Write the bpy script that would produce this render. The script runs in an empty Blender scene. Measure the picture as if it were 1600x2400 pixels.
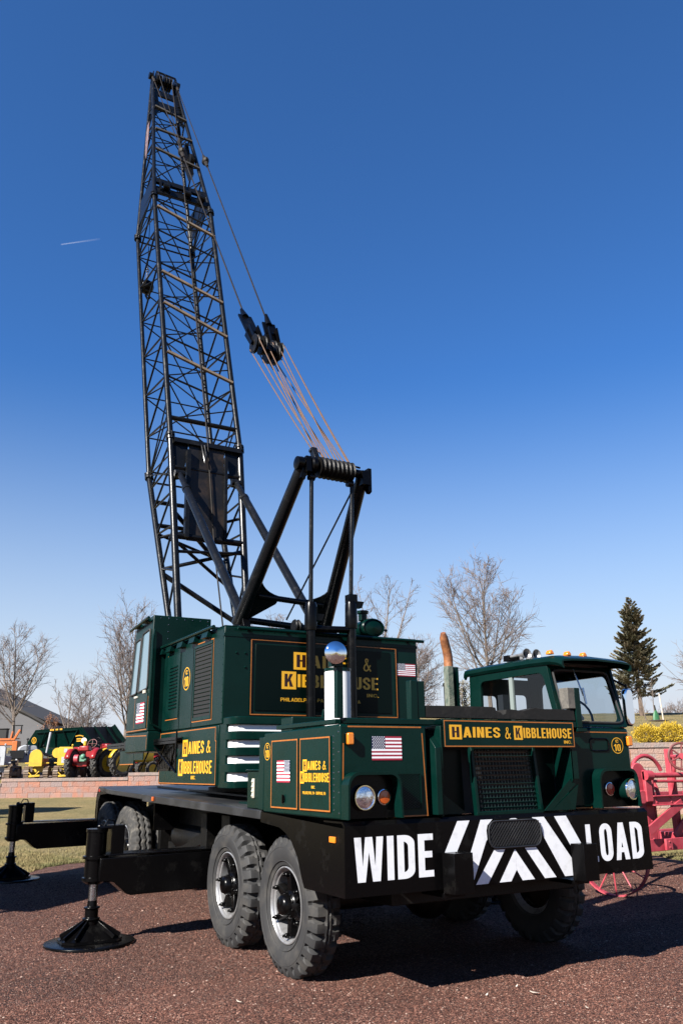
import bpy, math, random
from mathutils import Vector, Matrix
import numpy as np

# ------------------------------------------------------------------ camera, sky, sun, exposure
SC = bpy.context.scene
COL = SC.collection
F_PX, YAW, PITCH, ROLL = 1939.96, -0.518, 0.3003, -0.012
CAM = Vector((-3.2208, -5.6644, 1.6612))
def cam_axes():
    f = Vector((-math.sin(YAW)*math.cos(PITCH), math.cos(YAW)*math.cos(PITCH), math.sin(PITCH)))
    r = Vector((math.cos(YAW), math.sin(YAW), 0))
    u = r.cross(f)
    c, s = math.cos(ROLL), math.sin(ROLL)
    return c*r+s*u, -s*r+c*u, f
CR, CU, CF = cam_axes()
cd = bpy.data.cameras.new('camera')
cam = bpy.data.objects.new('camera', cd); COL.objects.link(cam)
m3 = Matrix((CR, CU, -CF)).transposed()
cam.matrix_world = Matrix.Translation(CAM) @ m3.to_4x4()
cd.sensor_fit = 'VERTICAL'; cd.sensor_height = 36.0; cd.lens = 36.0*F_PX/2400.0
cd.clip_start = 0.05; cd.clip_end = 60000
SC.camera = cam

SUN_TRAVEL = Vector((1.0, 0.36, -0.78)).normalized()
ELEV = math.asin(-SUN_TRAVEL.z)
AZ = math.atan2(-SUN_TRAVEL.x, -SUN_TRAVEL.y)
world = bpy.data.worlds.new('World'); SC.world = world; world.use_nodes = True
wn = world.node_tree.nodes; wl = world.node_tree.links
bg = wn['Background']
sky = wn.new('ShaderNodeTexSky'); sky.sky_type = 'NISHITA'; sky.sun_disc = False
sky.sun_elevation = ELEV; sky.sun_rotation = AZ % (2*math.pi)
sky.altitude = 2000; sky.air_density = 1.0; sky.dust_density = 0.0; sky.ozone_density = 10.0
hs = wn.new('ShaderNodeHueSaturation'); hs.inputs['Saturation'].default_value = 1.07
wtc = wn.new('ShaderNodeTexCoord'); wsep = wn.new('ShaderNodeSeparateXYZ'); wmr = wn.new('ShaderNodeMapRange')
wl.new(wtc.outputs['Generated'], wsep.inputs[0]); wl.new(wsep.outputs['Z'], wmr.inputs[0])      # pale winter air low over the horizon
wmr.inputs[1].default_value = 0.45; wmr.inputs[2].default_value = 0.07; wmr.inputs[3].default_value = 0.0; wmr.inputs[4].default_value = 1.0
wpw = wn.new('ShaderNodeMath'); wpw.operation = 'POWER'; wpw.inputs[1].default_value = 1.7; wl.new(wmr.outputs[0], wpw.inputs[0])
wmx = wn.new('ShaderNodeMix'); wmx.data_type = 'RGBA'; wmx.inputs[7].default_value = (3.5, 3.8, 4.25, 1)
wml = wn.new('ShaderNodeMix'); wml.data_type = 'RGBA'; wml.blend_type = 'MULTIPLY'; wml.inputs[7].default_value = (1.0, 1.0, 0.76, 1)
wl.new(wmr.outputs[0], wml.inputs[0]); wl.new(sky.outputs[0], hs.inputs['Color']); wl.new(hs.outputs[0], wml.inputs[6]); wl.new(wml.outputs[2], wmx.inputs[6]); wl.new(wpw.outputs[0], wmx.inputs[0])
wl.new(wmx.outputs[2], bg.inputs[0]); bg.inputs[1].default_value = 0.06
sl = bpy.data.lights.new('sun', 'SUN'); sl.energy = 5.0; sl.angle = math.radians(0.5); sl.color = (1.0, 0.955, 0.88)
so = bpy.data.objects.new('sun', sl); COL.objects.link(so)
so.rotation_euler = SUN_TRAVEL.to_track_quat('-Z', 'Y').to_euler(); so.location = (-20, -10, 25)
SC.view_settings.view_transform = 'Standard'; SC.view_settings.look = 'None'
SC.view_settings.exposure = 1.75; SC.view_settings.gamma = 1.0

def at(u, v, d):
    """a point d metres ahead of the lens on the line of sight (u, v); used to lay out the far background at its own distance"""
    return CAM + (CF + (u-800)/F_PX*CR - (v-1200)/F_PX*CU)*d

# ------------------------------------------------------------------ materials
MATS = {}
ALB = 0.8      # all base colours were measured for a slightly lower exposure
def mat(name, color, rough=0.5, metal=0.0, spec=0.5, coat=0.0, noise=None, bump=None, alpha=None, trans=None):
    if metal < .5:
        color = tuple(c*ALB for c in color)
        if noise: noise = (noise[0], tuple(c*ALB for c in noise[1]))+tuple(noise[2:])
    m = bpy.data.materials.new(name); m.use_nodes = True
    nt = m.node_tree; b = nt.nodes['Principled BSDF']
    b.inputs['Base Color'].default_value = (*color, 1); b.inputs['Roughness'].default_value = rough
    b.inputs['Metallic'].default_value = metal; b.inputs['Specular IOR Level'].default_value = spec
    b.inputs['Coat Weight'].default_value = coat; b.inputs['Coat Roughness'].default_value = 0.08
    tc = nt.nodes.new('ShaderNodeTexCoord')
    if noise:   # (scale, colour2, low, high)
        sc, c2, lo, hi = noise[:4]
        n = nt.nodes.new('ShaderNodeTexNoise'); n.inputs['Scale'].default_value = sc; n.inputs['Detail'].default_value = 8
        n.inputs['Roughness'].default_value = 0.65
        nt.links.new(tc.outputs['Object'], n.inputs['Vector'])
        r = nt.nodes.new('ShaderNodeMapRange'); r.inputs[1].default_value = lo; r.inputs[2].default_value = hi
        nt.links.new(n.outputs['Fac'], r.inputs[0])
        mx = nt.nodes.new('ShaderNodeMix'); mx.data_type = 'RGBA'
        mx.inputs[6].default_value = (*color, 1); mx.inputs[7].default_value = (*c2, 1)
        nt.links.new(r.outputs[0], mx.inputs[0]); nt.links.new(mx.outputs[2], b.inputs['Base Color'])
        if len(noise) > 4:
            rr = nt.nodes.new('ShaderNodeMapRange'); rr.inputs[3].default_value = rough; rr.inputs[4].default_value = noise[4]
            nt.links.new(r.outputs[0], rr.inputs[0]); nt.links.new(rr.outputs[0], b.inputs['Roughness'])
    if bump:    # (scale, strength, distance)
        n2 = nt.nodes.new('ShaderNodeTexNoise'); n2.inputs['Scale'].default_value = bump[0]; n2.inputs['Detail'].default_value = 4
        nt.links.new(tc.outputs['Object'], n2.inputs['Vector'])
        bp = nt.nodes.new('ShaderNodeBump'); bp.inputs['Strength'].default_value = bump[1]; bp.inputs['Distance'].default_value = bump[2]
        nt.links.new(n2.outputs['Fac'], bp.inputs['Height']); nt.links.new(bp.outputs[0], b.inputs['Normal'])
    MATS[name] = m
    return m
def nodes(m): return m.node_tree.nodes, m.node_tree.links

GREEN = mat('green_paint', (.0006,.0105,.0082), 0.24, spec=.14, noise=(3.0, (.0022,.0150,.0125), .42, .78, .40), bump=(2.6, .10, .03))
GREEN2 = mat('green_paint_door', (.0006,.0120,.0094), 0.24, spec=.14, noise=(4.0, (.0024,.0172,.0142), .4, .8, .40), bump=(3.2, .12, .03))
DARKWOOD = mat('dark_board', (.018,.015,.013), .8, noise=(6, (.05,.04,.03), .5, .75))
BLACK = mat('black_paint', (.0016,.0015,.0017), 0.25, spec=.14, noise=(5, (.010,.0095,.0088), .56, .82, .45), bump=(14, .08, .01))
DECKM = mat('deck_black', (.010,.0105,.012), 0.4, noise=(2.2, (.04,.04,.042), .5, .8, .6), bump=(40, .15, .01))
PANEL = mat('sunk_panel_paint', (.0005,.0035,.0030), .3, spec=.1)
FLAT = mat('flat_black', (0.004, 0.004, 0.004), 0.7)
GRIME = mat('grimy_black', (0.0025, 0.0024, 0.0023), 0.45, spec=.2, noise=(12, (0.011, 0.0085, 0.0065), .5, .8, .7), bump=(60, .4, .01))
BOOMM = mat('boom_black', (.0045,.005,.006), 0.26, spec=.2, noise=(6, (.011,.0105,.0105), .52, .75, .45), bump=(25, .15, .008))
DARKIN = mat('dark_interior', (0.012, 0.015, 0.02), 0.7)
WHITE = mat('white_paint', (.74,.74,.74), 0.4)
WHITE2 = mat('white_vinyl', (.72,.73,.76), 0.45, noise=(11, (.50,.50,.51), .52, .82))
YELLOWL = mat('yellow_lettering', (.62,.32,.014), 0.4)
REDL = mat('dark_red_lettering', (.016,.002,.0015), 0.4)
ORANGEL = mat('orange_pinstripe', (.33,.105,.014), 0.45, noise=(20, (.24,.075,.012), .4, .7))
FRED = mat('flag_red', (.26,.011,.03), 0.5)
FBLUE = mat('flag_blue', (0.012, 0.013, 0.05), 0.5)
RUBBER = mat('tyre_rubber', (.020,.020,.021), 0.72, spec=0.35, noise=(5, (.050,.046,.041), .48, .76, .85), bump=(120, .3, .003))
RUBBER2 = mat('dusty_tyre_rubber', (.030,.029,.028), 0.8, spec=0.3, noise=(9, (.11,.10,.085), .5, .72), bump=(120, .3, .003))
SILVER = mat('silver_rim', (0.27, 0.27, 0.275), 0.32, metal=0.6, noise=(14, (0.11, 0.10, 0.095), .48, .7, .5))
CHROME = mat('chrome', (0.8, 0.82, 0.85), 0.04, metal=1.0)
STEEL = mat('polished_steel', (0.45, 0.45, 0.46), 0.22, metal=1.0, noise=(30, (0.2, 0.2, 0.2), .5, .7, .4))
AMBER = mat('amber_lens', (.60,.17,.01), 0.18, coat=0.5, bump=(150, .3, .003))
AMBERD = mat('orange_lens', (.40,.07,.009), 0.2, coat=0.5, bump=(110, .3, .003))
REDLENS = mat('red_lens', (0.30, 0.012, 0.008), 0.2, coat=0.5)
RUSTROPE = mat('rusty_rope', (.088,.040,.017), 0.75, noise=(14, (.04,.022,.016), .5, .7))
ROPE = mat('steel_rope', (0.009, 0.0075, 0.0065), 0.6, spec=.15, noise=(10, (0.024, 0.016, 0.011), .45, .7))
RUST = mat('rusty_steel', (.26,.10,.035), 0.6, noise=(14, (.11,.035,.014), .42, .68), bump=(40, .4, .01))
TIMBER = mat('black_timber', (0.008, 0.0075, 0.007), 0.75, spec=.25, noise=(8, (0.022, 0.02, 0.018), .5, .8), bump=(30, .3, .01))
WOOD = mat('weathered_board', (.12,.085,.055), 0.85, noise=(6, (.04,.03,.022), .45, .7), bump=(60, .6, .01))
WOOD2 = mat('grey_board', (.105,.095,.082), .85, noise=(14, (.05,.047,.042), .42, .66), bump=(60, .6, .01))
GRILLE = mat('grille_paint', (.006,.018,.0165), .25, spec=.6)
DIV = mat('window_bar', (.16,.19,.18), .5)
WOODG = mat('greenish_post', (.13,.14,.11), 0.85, noise=(14, (.04,.065,.05), .42, .66), bump=(60, .6, .01))
GALV = mat('worn_white_handle', (.45,.42,.35), 0.45, noise=(30, (.2,.16,.11), .55, .7))
RUSTPLATE = mat('rust_stained_plate', (0.007, 0.0065, 0.0065), 0.4, spec=.3, noise=(2.3, (0.036, 0.022, 0.014), .45, .78, .6))
CRED = mat('faded_red_paint', (.30,.026,.042), 0.5, noise=(8, (.37,.055,.07), .4, .75, .7), bump=(40, .25, .006))
CREDD = mat('dark_red_metal', (0.16, 0.03, 0.03), 0.6, noise=(12, (0.07, 0.03, 0.025), .4, .7))
YEL = mat('tractor_yellow', (.45,.29,.011), 0.45, noise=(4, (.36,.22,.010), .45, .75))
TRED = mat('tractor_red', (.21,.009,.010), 0.35, noise=(4, (.19,.009,.009), .45, .75))
TGREY = mat('tractor_grey', (.30,.31,.33), 0.5, noise=(5, (.23,.24,.255), .45, .75))
TORANGE = mat('machine_orange', (.42,.10,.012), 0.5, noise=(5, (.28,.07,.012), .45, .75))
TRACK = mat('track_steel', (0.11, 0.075, 0.05), 0.6, noise=(10, (0.20, 0.13, 0.08), .45, .7))
TGREEN = mat('pump_green', (0.05, 0.16, 0.10), 0.5, noise=(10, (0.1, 0.22, 0.15), .4, .7))
BARK = mat('bare_bark', (0.17, 0.135, 0.11), 0.9, noise=(3, (0.07, 0.055, 0.048), .4, .7))
BARKD = mat('spruce_bark', (0.11, 0.075, 0.055), 0.9, noise=(5, (0.04, 0.03, 0.025), .4, .7), bump=(12, .8, .03))
TWIG = mat('bare_twigs', (0.150, 0.120, 0.112), 0.9, noise=(.8, (0.10, 0.07, 0.062), .4, .7))
NEEDLE = mat('spruce_needles', (.115,.115,.066), 0.7, noise=(1.1, (.19,.145,.09), .42, .66))
LEAFB = mat('dry_brown_leaves', (0.24, 0.105, 0.05), 0.8, noise=(2, (0.13, 0.06, 0.035), .4, .7))
GOLD = mat('golden_foliage', (.42,.28,.007), 0.7, noise=(5, (.22,.14,.006), .48, .72))
MULCH = mat('mulch', (0.05, 0.03, 0.022), 0.95)
BAGG = mat('green_tarpaulin', (.02,.10,.035), 0.55, noise=(6, (.03,.14,.05), .4, .7))
STAKE = mat('pale_stake', (0.55, 0.48, 0.40), 0.8)
SHED = mat('grey_shed_wall', (0.13, 0.13, 0.14), 0.7)
SHEDROOF = mat('shed_roof', (0.02, 0.018, 0.018), 0.8)
ASPH = mat('terrace_gravel', (0.07, 0.045, 0.038), 0.95, noise=(6, (0.13, 0.085, 0.07), .4, .7))

def glass_mat(name, tint, gloss=0.05, rough=0.02):
    m = bpy.data.materials.new(name); m.use_nodes = True; n, l = nodes(m)
    n.remove(n['Principled BSDF'])
    t = n.new('ShaderNodeBsdfTransparent'); t.inputs[0].default_value = (*tint, 1)
    g = n.new('ShaderNodeBsdfGlossy'); g.inputs['Roughness'].default_value = rough
    ge = n.new('ShaderNodeNewGeometry'); dt = n.new('ShaderNodeVectorMath'); dt.operation = 'DOT_PRODUCT'; l.new(ge.outputs['Normal'], dt.inputs[0]); l.new(ge.outputs['Incoming'], dt.inputs[1])
    def mth(op, a, b=None):
        q = n.new('ShaderNodeMath'); q.operation = op
        for i, v in enumerate((a, b)):
            if v is None: continue
            if isinstance(v, (int, float)): q.inputs[i].default_value = v
            else: l.new(v, q.inputs[i])
        return q.outputs[0]
    fr = mth('ADD', mth('MULTIPLY', mth('POWER', mth('SUBTRACT', 1.0, mth('ABSOLUTE', dt.outputs['Value'])), 5.0), .9), gloss)
    mx = n.new('ShaderNodeMixShader'); l.new(fr, mx.inputs[0]); l.new(t.outputs[0], mx.inputs[1]); l.new(g.outputs[0], mx.inputs[2])
    l.new(mx.outputs[0], n['Material Output'].inputs[0]); MATS[name] = m
    return m
GLASS = glass_mat('cab_glass', (0.78, 0.84, 0.88))
DUSTY = glass_mat('dusty_glass', (0.72, 0.76, 0.78), .06, rough=.05)
OPGLASS = mat('operator_cab_glass', (0.10, 0.16, 0.19), 0.03, spec=0.9, coat=1.0)
LENS = mat('headlight_glass', (0.80, 0.82, 0.86), 0.10, metal=0.9, noise=(30, (.45,.47,.5), .45, .6), bump=(30, .35, .008))

# ------------------------------------------------------------------ mesh helper
class MB:
    def __init__(s): s.v = []; s.f = []; s.m = []; s.mi = 0
    def add(s, vs, fs):
        o = len(s.v); s.v.extend([tuple(x) for x in vs]); s.f.extend([tuple(i+o for i in f) for f in fs]); s.m.extend([s.mi]*len(fs))
        return s
    def box(s, x0, x1, y0, y1, z0, z1):
        if x0 > x1: x0, x1 = x1, x0
        if y0 > y1: y0, y1 = y1, y0
        if z0 > z1: z0, z1 = z1, z0
        return s.hexa([(x0,y0,z0),(x1,y0,z0),(x1,y1,z0),(x0,y1,z0),(x0,y0,z1),(x1,y0,z1),(x1,y1,z1),(x0,y1,z1)])
    def hexa(s, c):
        return s.add(c, [(0,3,2,1),(4,5,6,7),(0,1,5,4),(1,2,6,5),(2,3,7,6),(3,0,4,7)])
    def obox(s, c, ax, ay, az, hx, hy, hz):
        c = Vector(c); ax = Vector(ax).normalized()*hx; ay = Vector(ay).normalized()*hy; az = Vector(az).normalized()*hz
        return s.hexa([c-ax-ay-az, c+ax-ay-az, c+ax+ay-az, c-ax+ay-az, c-ax-ay+az, c+ax-ay+az, c+ax+ay+az, c-ax+ay+az])
    def bar(s, p, q, w, h, up=(0,0,1)):
        p = Vector(p); q = Vector(q); d = (q-p); L = d.length; d.normalize(); up = Vector(up)
        if abs(d.dot(up)) > .98: up = Vector((1,0,0))
        sx = d.cross(up).normalized(); uz = sx.cross(d)
        return s.obox((p+q)/2, d, sx, uz, L/2, w/2, h/2)
    def tube(s, p, q, r, n=8, r2=None, caps=True):
        return s.path([p, q], [r, r if r2 is None else r2], n, caps)
    def path(s, pts, rs, n=8, caps=True, closed=False):
        pts = [Vector(p) for p in pts]; N = len(pts)
        if not isinstance(rs, (list, tuple)): rs = [rs]*N
        o = len(s.v); prev = None; fs = []
        for i, p in enumerate(pts):
            if closed: d = pts[(i+1) % N]-pts[i-1]
            else: d = pts[min(i+1, N-1)]-pts[max(i-1, 0)]
            if d.length < 1e-9: d = Vector((0,0,1))
            d.normalize()
            if prev is None:
                a = Vector((0,0,1)) if abs(d.z) < .9 else Vector((1,0,0))
                e1 = d.cross(a).normalized()
            else:
                e1 = (prev-d*prev.dot(d))
                e1 = e1.normalized() if e1.length > 1e-6 else d.orthogonal().normalized()
            prev = e1; e2 = d.cross(e1)
            for k in range(n):
                t = 2*math.pi*k/n
                s.v.append(tuple(p+(e1*math.cos(t)+e2*math.sin(t))*rs[i]))
        M = N if closed else N-1
        for i in range(M):
            a = o+i*n; b = o+((i+1) % N)*n
            for k in range(n):
                k2 = (k+1) % n; fs.append((a+k, a+k2, b+k2, b+k))
        if caps and not closed:
            fs.append(tuple(o+k for k in reversed(range(n)))); fs.append(tuple(o+(N-1)*n+k for k in range(n)))
        s.f.extend(fs); s.m.extend([s.mi]*len(fs))
        return s
    def lathe(s, prof, c=(0,0,0), axis=(0,0,1), n=24, closed=False):
        """prof: list of (along axis, radius)"""
        c = Vector(c); ax = Vector(axis).normalized(); e1 = ax.orthogonal().normalized()
        if abs(ax.z) < .5: e1 = (Vector((0,0,1))-ax*ax.z).normalized()
        e2 = ax.cross(e1); vs = []; fs = []; P = len(prof)
        for k in range(n):
            t = 2*math.pi*k/n; d = e1*math.cos(t)+e2*math.sin(t)
            for (h, r) in prof: vs.append(c+ax*h+d*max(r, 1e-5))
        for k in range(n):
            k2 = (k+1) % n
            for i in range(P if closed else P-1):
                i2 = (i+1) % P
                fs.append((k*P+i, k2*P+i, k2*P+i2, k*P+i2))
        return s.add(vs, fs)
    def cyl(s, p, q, r, n=20):
        p = Vector(p); d = Vector(q)-p
        return s.lathe([(0,0),(0,r),(d.length,r),(d.length,0)], p, d, n)
    def sphere(s, c, r, n=14, m=9, sc=(1,1,1)):
        c = Vector(c); vs = []; fs = []
        for i in range(m+1):
            ph = math.pi*i/m
            for k in range(n):
                t = 2*math.pi*k/n
                vs.append(c+Vector((r*sc[0]*math.sin(ph)*math.cos(t), r*sc[1]*math.sin(ph)*math.sin(t), r*sc[2]*math.cos(ph))))
        for i in range(m):
            for k in range(n):
                k2 = (k+1) % n; fs.append((i*n+k, (i+1)*n+k, (i+1)*n+k2, i*n+k2))
        return s.add(vs, fs)
    def prism(s, pts, d):
        """polygon pts (3-D, planar) pushed along vector d"""
        pts = [Vector(p) for p in pts]; d = Vector(d); n = len(pts)
        return s.add(pts+[p+d for p in pts], [tuple(reversed(range(n))), tuple(range(n, 2*n))]+[(i, (i+1) % n, n+(i+1) % n, n+i) for i in range(n)])
    def quad(s, *p): return s.add(p, [tuple(range(len(p)))])
    def build(s, name, mats, parent=None, bevel=0, smooth=True, angle=35):
        me = bpy.data.meshes.new(name); me.from_pydata(s.v, [], s.f)
        if not isinstance(mats, (list, tuple)): mats = [mats]
        for m in mats: me.materials.append(m)
        if len(mats) > 1: me.polygons.foreach_set('material_index', s.m)
        import bmesh
        if len(s.f) < 60000:
            bm = bmesh.new(); bm.from_mesh(me); bmesh.ops.recalc_face_normals(bm, faces=bm.faces); bm.to_mesh(me); bm.free()
        if smooth:
            me.polygons.foreach_set('use_smooth', [True]*len(me.polygons))
            me.set_sharp_from_angle(angle=math.radians(angle))
        me.update()
        o = bpy.data.objects.new(name, me); COL.objects.link(o)
        if parent is not None:
            o.parent = parent
            if parent.type == 'EMPTY' and parent.get('_w'): o.matrix_parent_inverse = Matrix.Translation(-parent.location)
        if bevel:
            b = o.modifiers.new('bevel', 'BEVEL'); b.width = bevel; b.segments = 2; b.limit_method = 'ANGLE'; b.angle_limit = math.radians(40)
        return o
def build_parts(mb, name, mats, parent, margin=.004, **kw):
    """one object for each separate piece held in mb (pieces whose boxes touch stay together)"""
    n = len(mb.v); par = list(range(n))
    def fd(i):
        while par[i] != i: par[i] = par[par[i]]; i = par[i]
        return i
    for f in mb.f:
        for i in f[1:]: par[fd(i)] = fd(f[0])
    isl = {}
    for k, f in enumerate(mb.f): isl.setdefault(fd(f[0]), []).append(k)
    gr = []
    for fs in isl.values():
        vs = [mb.v[i] for k in fs for i in mb.f[k]]; lo = [min(v[a] for v in vs)-margin for a in range(3)]; hi = [max(v[a] for v in vs)+margin for a in range(3)]
        gr.append([lo, hi, list(fs)])
    done = False
    while not done:
        done = True
        for i in range(len(gr)):
            for j in range(i+1, len(gr)):
                if all(gr[i][0][a] <= gr[j][1][a] and gr[j][0][a] <= gr[i][1][a] for a in range(3)):
                    gr[i] = [[min(gr[i][0][a], gr[j][0][a]) for a in range(3)], [max(gr[i][1][a], gr[j][1][a]) for a in range(3)], gr[i][2]+gr[j][2]]; gr.pop(j); done = False; break
            if not done: break
    out = []
    for lo, hi, fs in gr:
        m2 = MB(); ix = {}
        for k in fs:
            for i in mb.f[k]:
                if i not in ix: ix[i] = len(m2.v); m2.v.append(mb.v[i])
            m2.f.append(tuple(ix[i] for i in mb.f[k])); m2.m.append(mb.m[k])
        out.append(m2.build(name, mats, parent, **kw))
    return out
def tag(o, label=None, cat=None, group=None, kind=None):
    if label: o['label'] = label
    if cat: o['category'] = cat
    if group: o['group'] = group
    if kind: o['kind'] = kind
    return o
def empty(name, loc=(0,0,0), rz=0.0, label=None, cat=None, group=None, world_parts=False):
    o = bpy.data.objects.new(name, None); COL.objects.link(o); o.location = loc; o.rotation_euler = (0,0,rz); o.empty_display_size = .2
    if world_parts: o['_w'] = 1
    return tag(o, label, cat, group)
def kids(o): return [c for c in bpy.data.objects if c.parent == o]
def copy_tree(o, parent=None):
    c = o.copy(); COL.objects.link(c)
    if parent is not None:
        inv = o.matrix_parent_inverse.copy(); c.parent = parent; c.matrix_parent_inverse = inv
    for ch in kids(o): copy_tree(ch, c)
    return c

# ------------------------------------------------------------------ lettering: own block capitals as flat outlines
def arc(cx, cy, rx, ry, a0, a1, n=8):
    return [(cx+rx*math.cos(math.radians(a0+(a1-a0)*i/n)), cy+ry*math.sin(math.radians(a0+(a1-a0)*i/n))) for i in range(n+1)]
def rr(x0, y0, x1, y1, rx, ry, cor='1111'):
    p = []
    for k, (cx, cy, a, px, py) in enumerate(((x0+rx, y0+ry, 180, x0, y0), (x1-rx, y0+ry, 270, x1, y0), (x1-rx, y1-ry, 0, x1, y1), (x0+rx, y1-ry, 90, x0, y1))):
        p += arc(cx, cy, rx, ry, a, a+90, 6) if cor[k] == '1' else [(px, py)]
    return p
def thick(pts, t):
    L = []; R = []; n = len(pts)
    for i in range(n):
        a = pts[max(i-1, 0)]; b = pts[min(i+1, n-1)]; dx, dy = b[0]-a[0], b[1]-a[1]; l = math.hypot(dx, dy) or 1
        nx, ny = -dy/l*t/2, dx/l*t/2
        L.append((pts[i][0]+nx, pts[i][1]+ny)); R.append((pts[i][0]-nx, pts[i][1]-ny))
    return L+R[::-1]
def glyph(ch, w=.46, v=.165, h=.135):
    """(advance width, outer/inner loops) in a cell one unit high; h = horizontal stroke, v = vertical stroke"""
    W = w
    if ch == 'I': return v, [[(0,0),(v,0),(v,1),(0,1)]]
    if ch == 'H':
        a, b = .5-h/2+.02, .5+h/2+.02
        return W, [[(0,0),(v,0),(v,a),(W-v,a),(W-v,0),(W,0),(W,1),(W-v,1),(W-v,b),(v,b),(v,1),(0,1)]]
    if ch == 'L': W *= .86; return W, [[(0,0),(W,0),(W,h),(v,h),(v,1),(0,1)]]
    if ch == 'E':
        W *= .9; a, b = .52-h/2, .52+h/2
        return W, [[(0,0),(W,0),(W,h),(v,h),(v,a),(W*.92,a),(W*.92,b),(v,b),(v,1-h),(W,1-h),(W,1),(0,1)]]
    if ch == 'A':
        W *= 1.12; c = W/2; a = v*.56; k = c-a
        X = lambda y: v+k*y
        top = min((c-v)/k, .95)-.06
        return W, [[(0,0),(v,0),(X(.2),.2),(W-X(.2),.2),(W-v,0),(W,0),(c+a,1),(c-a,1)], [(X(.33),.33),(W-X(.33),.33),(c+.004,top),(c-.004,top)]]
    if ch == 'N': return W, [[(0,0),(v,0),(v,.58),(W-v*1.05,0),(W,0),(W,1),(W-v,1),(W-v,.42),(v*1.05,1),(0,1)]]
    if ch == 'K':
        W *= 1.08
        return W, [[(0,0),(v,0),(v,.29),(v+.07,.42),(W-v*1.15,0),(W,0),(v+.17,.60),(W-.015,1),(W-v*1.15,1),(v,.57),(v,1),(0,1)]]
    if ch == 'W':
        W *= 1.62; k = v*.52
        return W, [[(0,1),(v*1.02,1),(.285*W,.34),(.5*W-k,1),(.5*W+k,1),(.715*W,.34),(W-v*1.02,1),(W,1),(.75*W+k*1.12,0),(.75*W-k*1.05,0),(.5*W,.66),(.25*W+k*1.05,0),(.25*W-k*1.12,0)]]
    if ch == 'D': return W, [rr(0,0,W,1,.24,.2,'0110'), rr(v,h,W-v,1-h,.11,.12,'0110')]
    if ch in 'O0': return W, [rr(0,0,W,1,W*.46,.24), rr(v,h,W-v,1-h,(W-2*v)*.45,.13)]
    if ch == 'B':
        o = [(0,0)]+arc(W-.17,.17,.17,.17,270,360,5)+arc(W-.17,.36,.17,.15,0,60,4)+arc(W-.19,.66,.165,.15,-50,0,4)+arc(W-.19,.83,.165,.17,0,90,5)+[(0,1)]
        return W, [o, rr(v,h,W-v,.44,.06,.08,'0110'), rr(v,.57,W-v-.02,1-h,.06,.08,'0110')]
    if ch == 'P': return W, [[(0,0),(v,0),(v,.38)]+arc(W-.19,.57,.19,.19,270,360,5)+arc(W-.19,.81,.19,.19,0,90,5)+[(0,1)], rr(v,.51,W-v,1-h,.07,.09,'0110')]
    if ch == 'R': return W, [[(0,0),(v,0),(v,.42),(W-v*1.5,.42),(W-v,0),(W,0),(W-.08,.44)]+arc(W-.17,.62,.17,.14,-40,0,4)+arc(W-.17,.83,.17,.17,0,90,5)+[(0,1)], rr(v,.55,W-v,1-h,.06,.08,'0110')]
    if ch == 'U': return W, [[(0,1)]+[(0,.24)]+arc(W/2,.24,W/2,.24,180,360,12)+[(W,1),(W-v,1)]+arc(W/2,.24,W/2-v,.24-h,360,180,12)+[(v,1)]]
    t = (v+h)/2; c = W/2; rx = W/2-t/2
    if ch == 'C': return W, [thick([(W-t/2,.66)]+arc(c,.74,rx,.26-t/2,0,180,10)+arc(c,.26,rx,.26-t/2,180,360,10)+[(W-t/2,.34)], t)]
    if ch == 'S':
        return W, [thick([(W-t/2,.68)]+arc(c,.745,rx,.255-t/2,0,180,10)+[(t/2,.68),(t*.75,.60),(c*.85,.535),(c*1.15,.465),(W-t*.75,.40),(W-t/2,.32)]+arc(c,.255,rx,.255-t/2,0,-180,10)+[(t/2,.32)], t)]
    if ch == '1': return W*.7, [[(W*.7-v,0),(W*.7,0),(W*.7,1),(W*.7-v*.9,1),(0,.80),(0,.66),(W*.7-v,.74)]]
    if ch == '.': return v, [[(0,0),(v,0),(v,h),(0,h)]]
    if ch == ',': return v, [[(0,-.12),(v*.5,-.12),(v,.02),(v,h),(0,h)]]
    if ch == '-': return w*.6, [[(0,.42),(w*.6,.42),(w*.6,.42+h),(0,.42+h)]]
    if ch == '&':
        a = [thick(arc(.27,.80,.095,.13,-60,250,14), .085)]
        b = [thick([(.20,.70),(.30,.5),(.40,.28),(.50,.12),(.56,.02)], .10)]
        d = [thick([(.33,.62),(.13,.46)]+arc(.22,.22,.165,.17,150,300,9)+[(.40,.20),(.50,.42),(.56,.44)], .10)]
        return .58, [('L', a), ('L', b), ('L', d)]
    return w*.5, []
CUR = bpy.data.curves
def fill(loops):
    """flat filled outline with holes -> (verts2d, faces)"""
    cu = CUR.new('tmp', 'CURVE'); cu.dimensions = '2D'; cu.fill_mode = 'BOTH'
    for lp in loops:
        sp = cu.splines.new('POLY'); sp.points.add(len(lp)-1); sp.use_cyclic_u = True
        for i, (x, y) in enumerate(lp): sp.points[i].co = (x, y, 0, 1)
    ob = bpy.data.objects.new('tmp', cu); me = bpy.data.meshes.new_from_object(ob)
    vs = [(v.co.x, v.co.y) for v in me.vertices]; fs = [tuple(p.vertices) for p in me.polygons]
    bpy.data.meshes.remove(me); bpy.data.objects.remove(ob); CUR.remove(cu)
    return vs, fs
GC = {}
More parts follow.
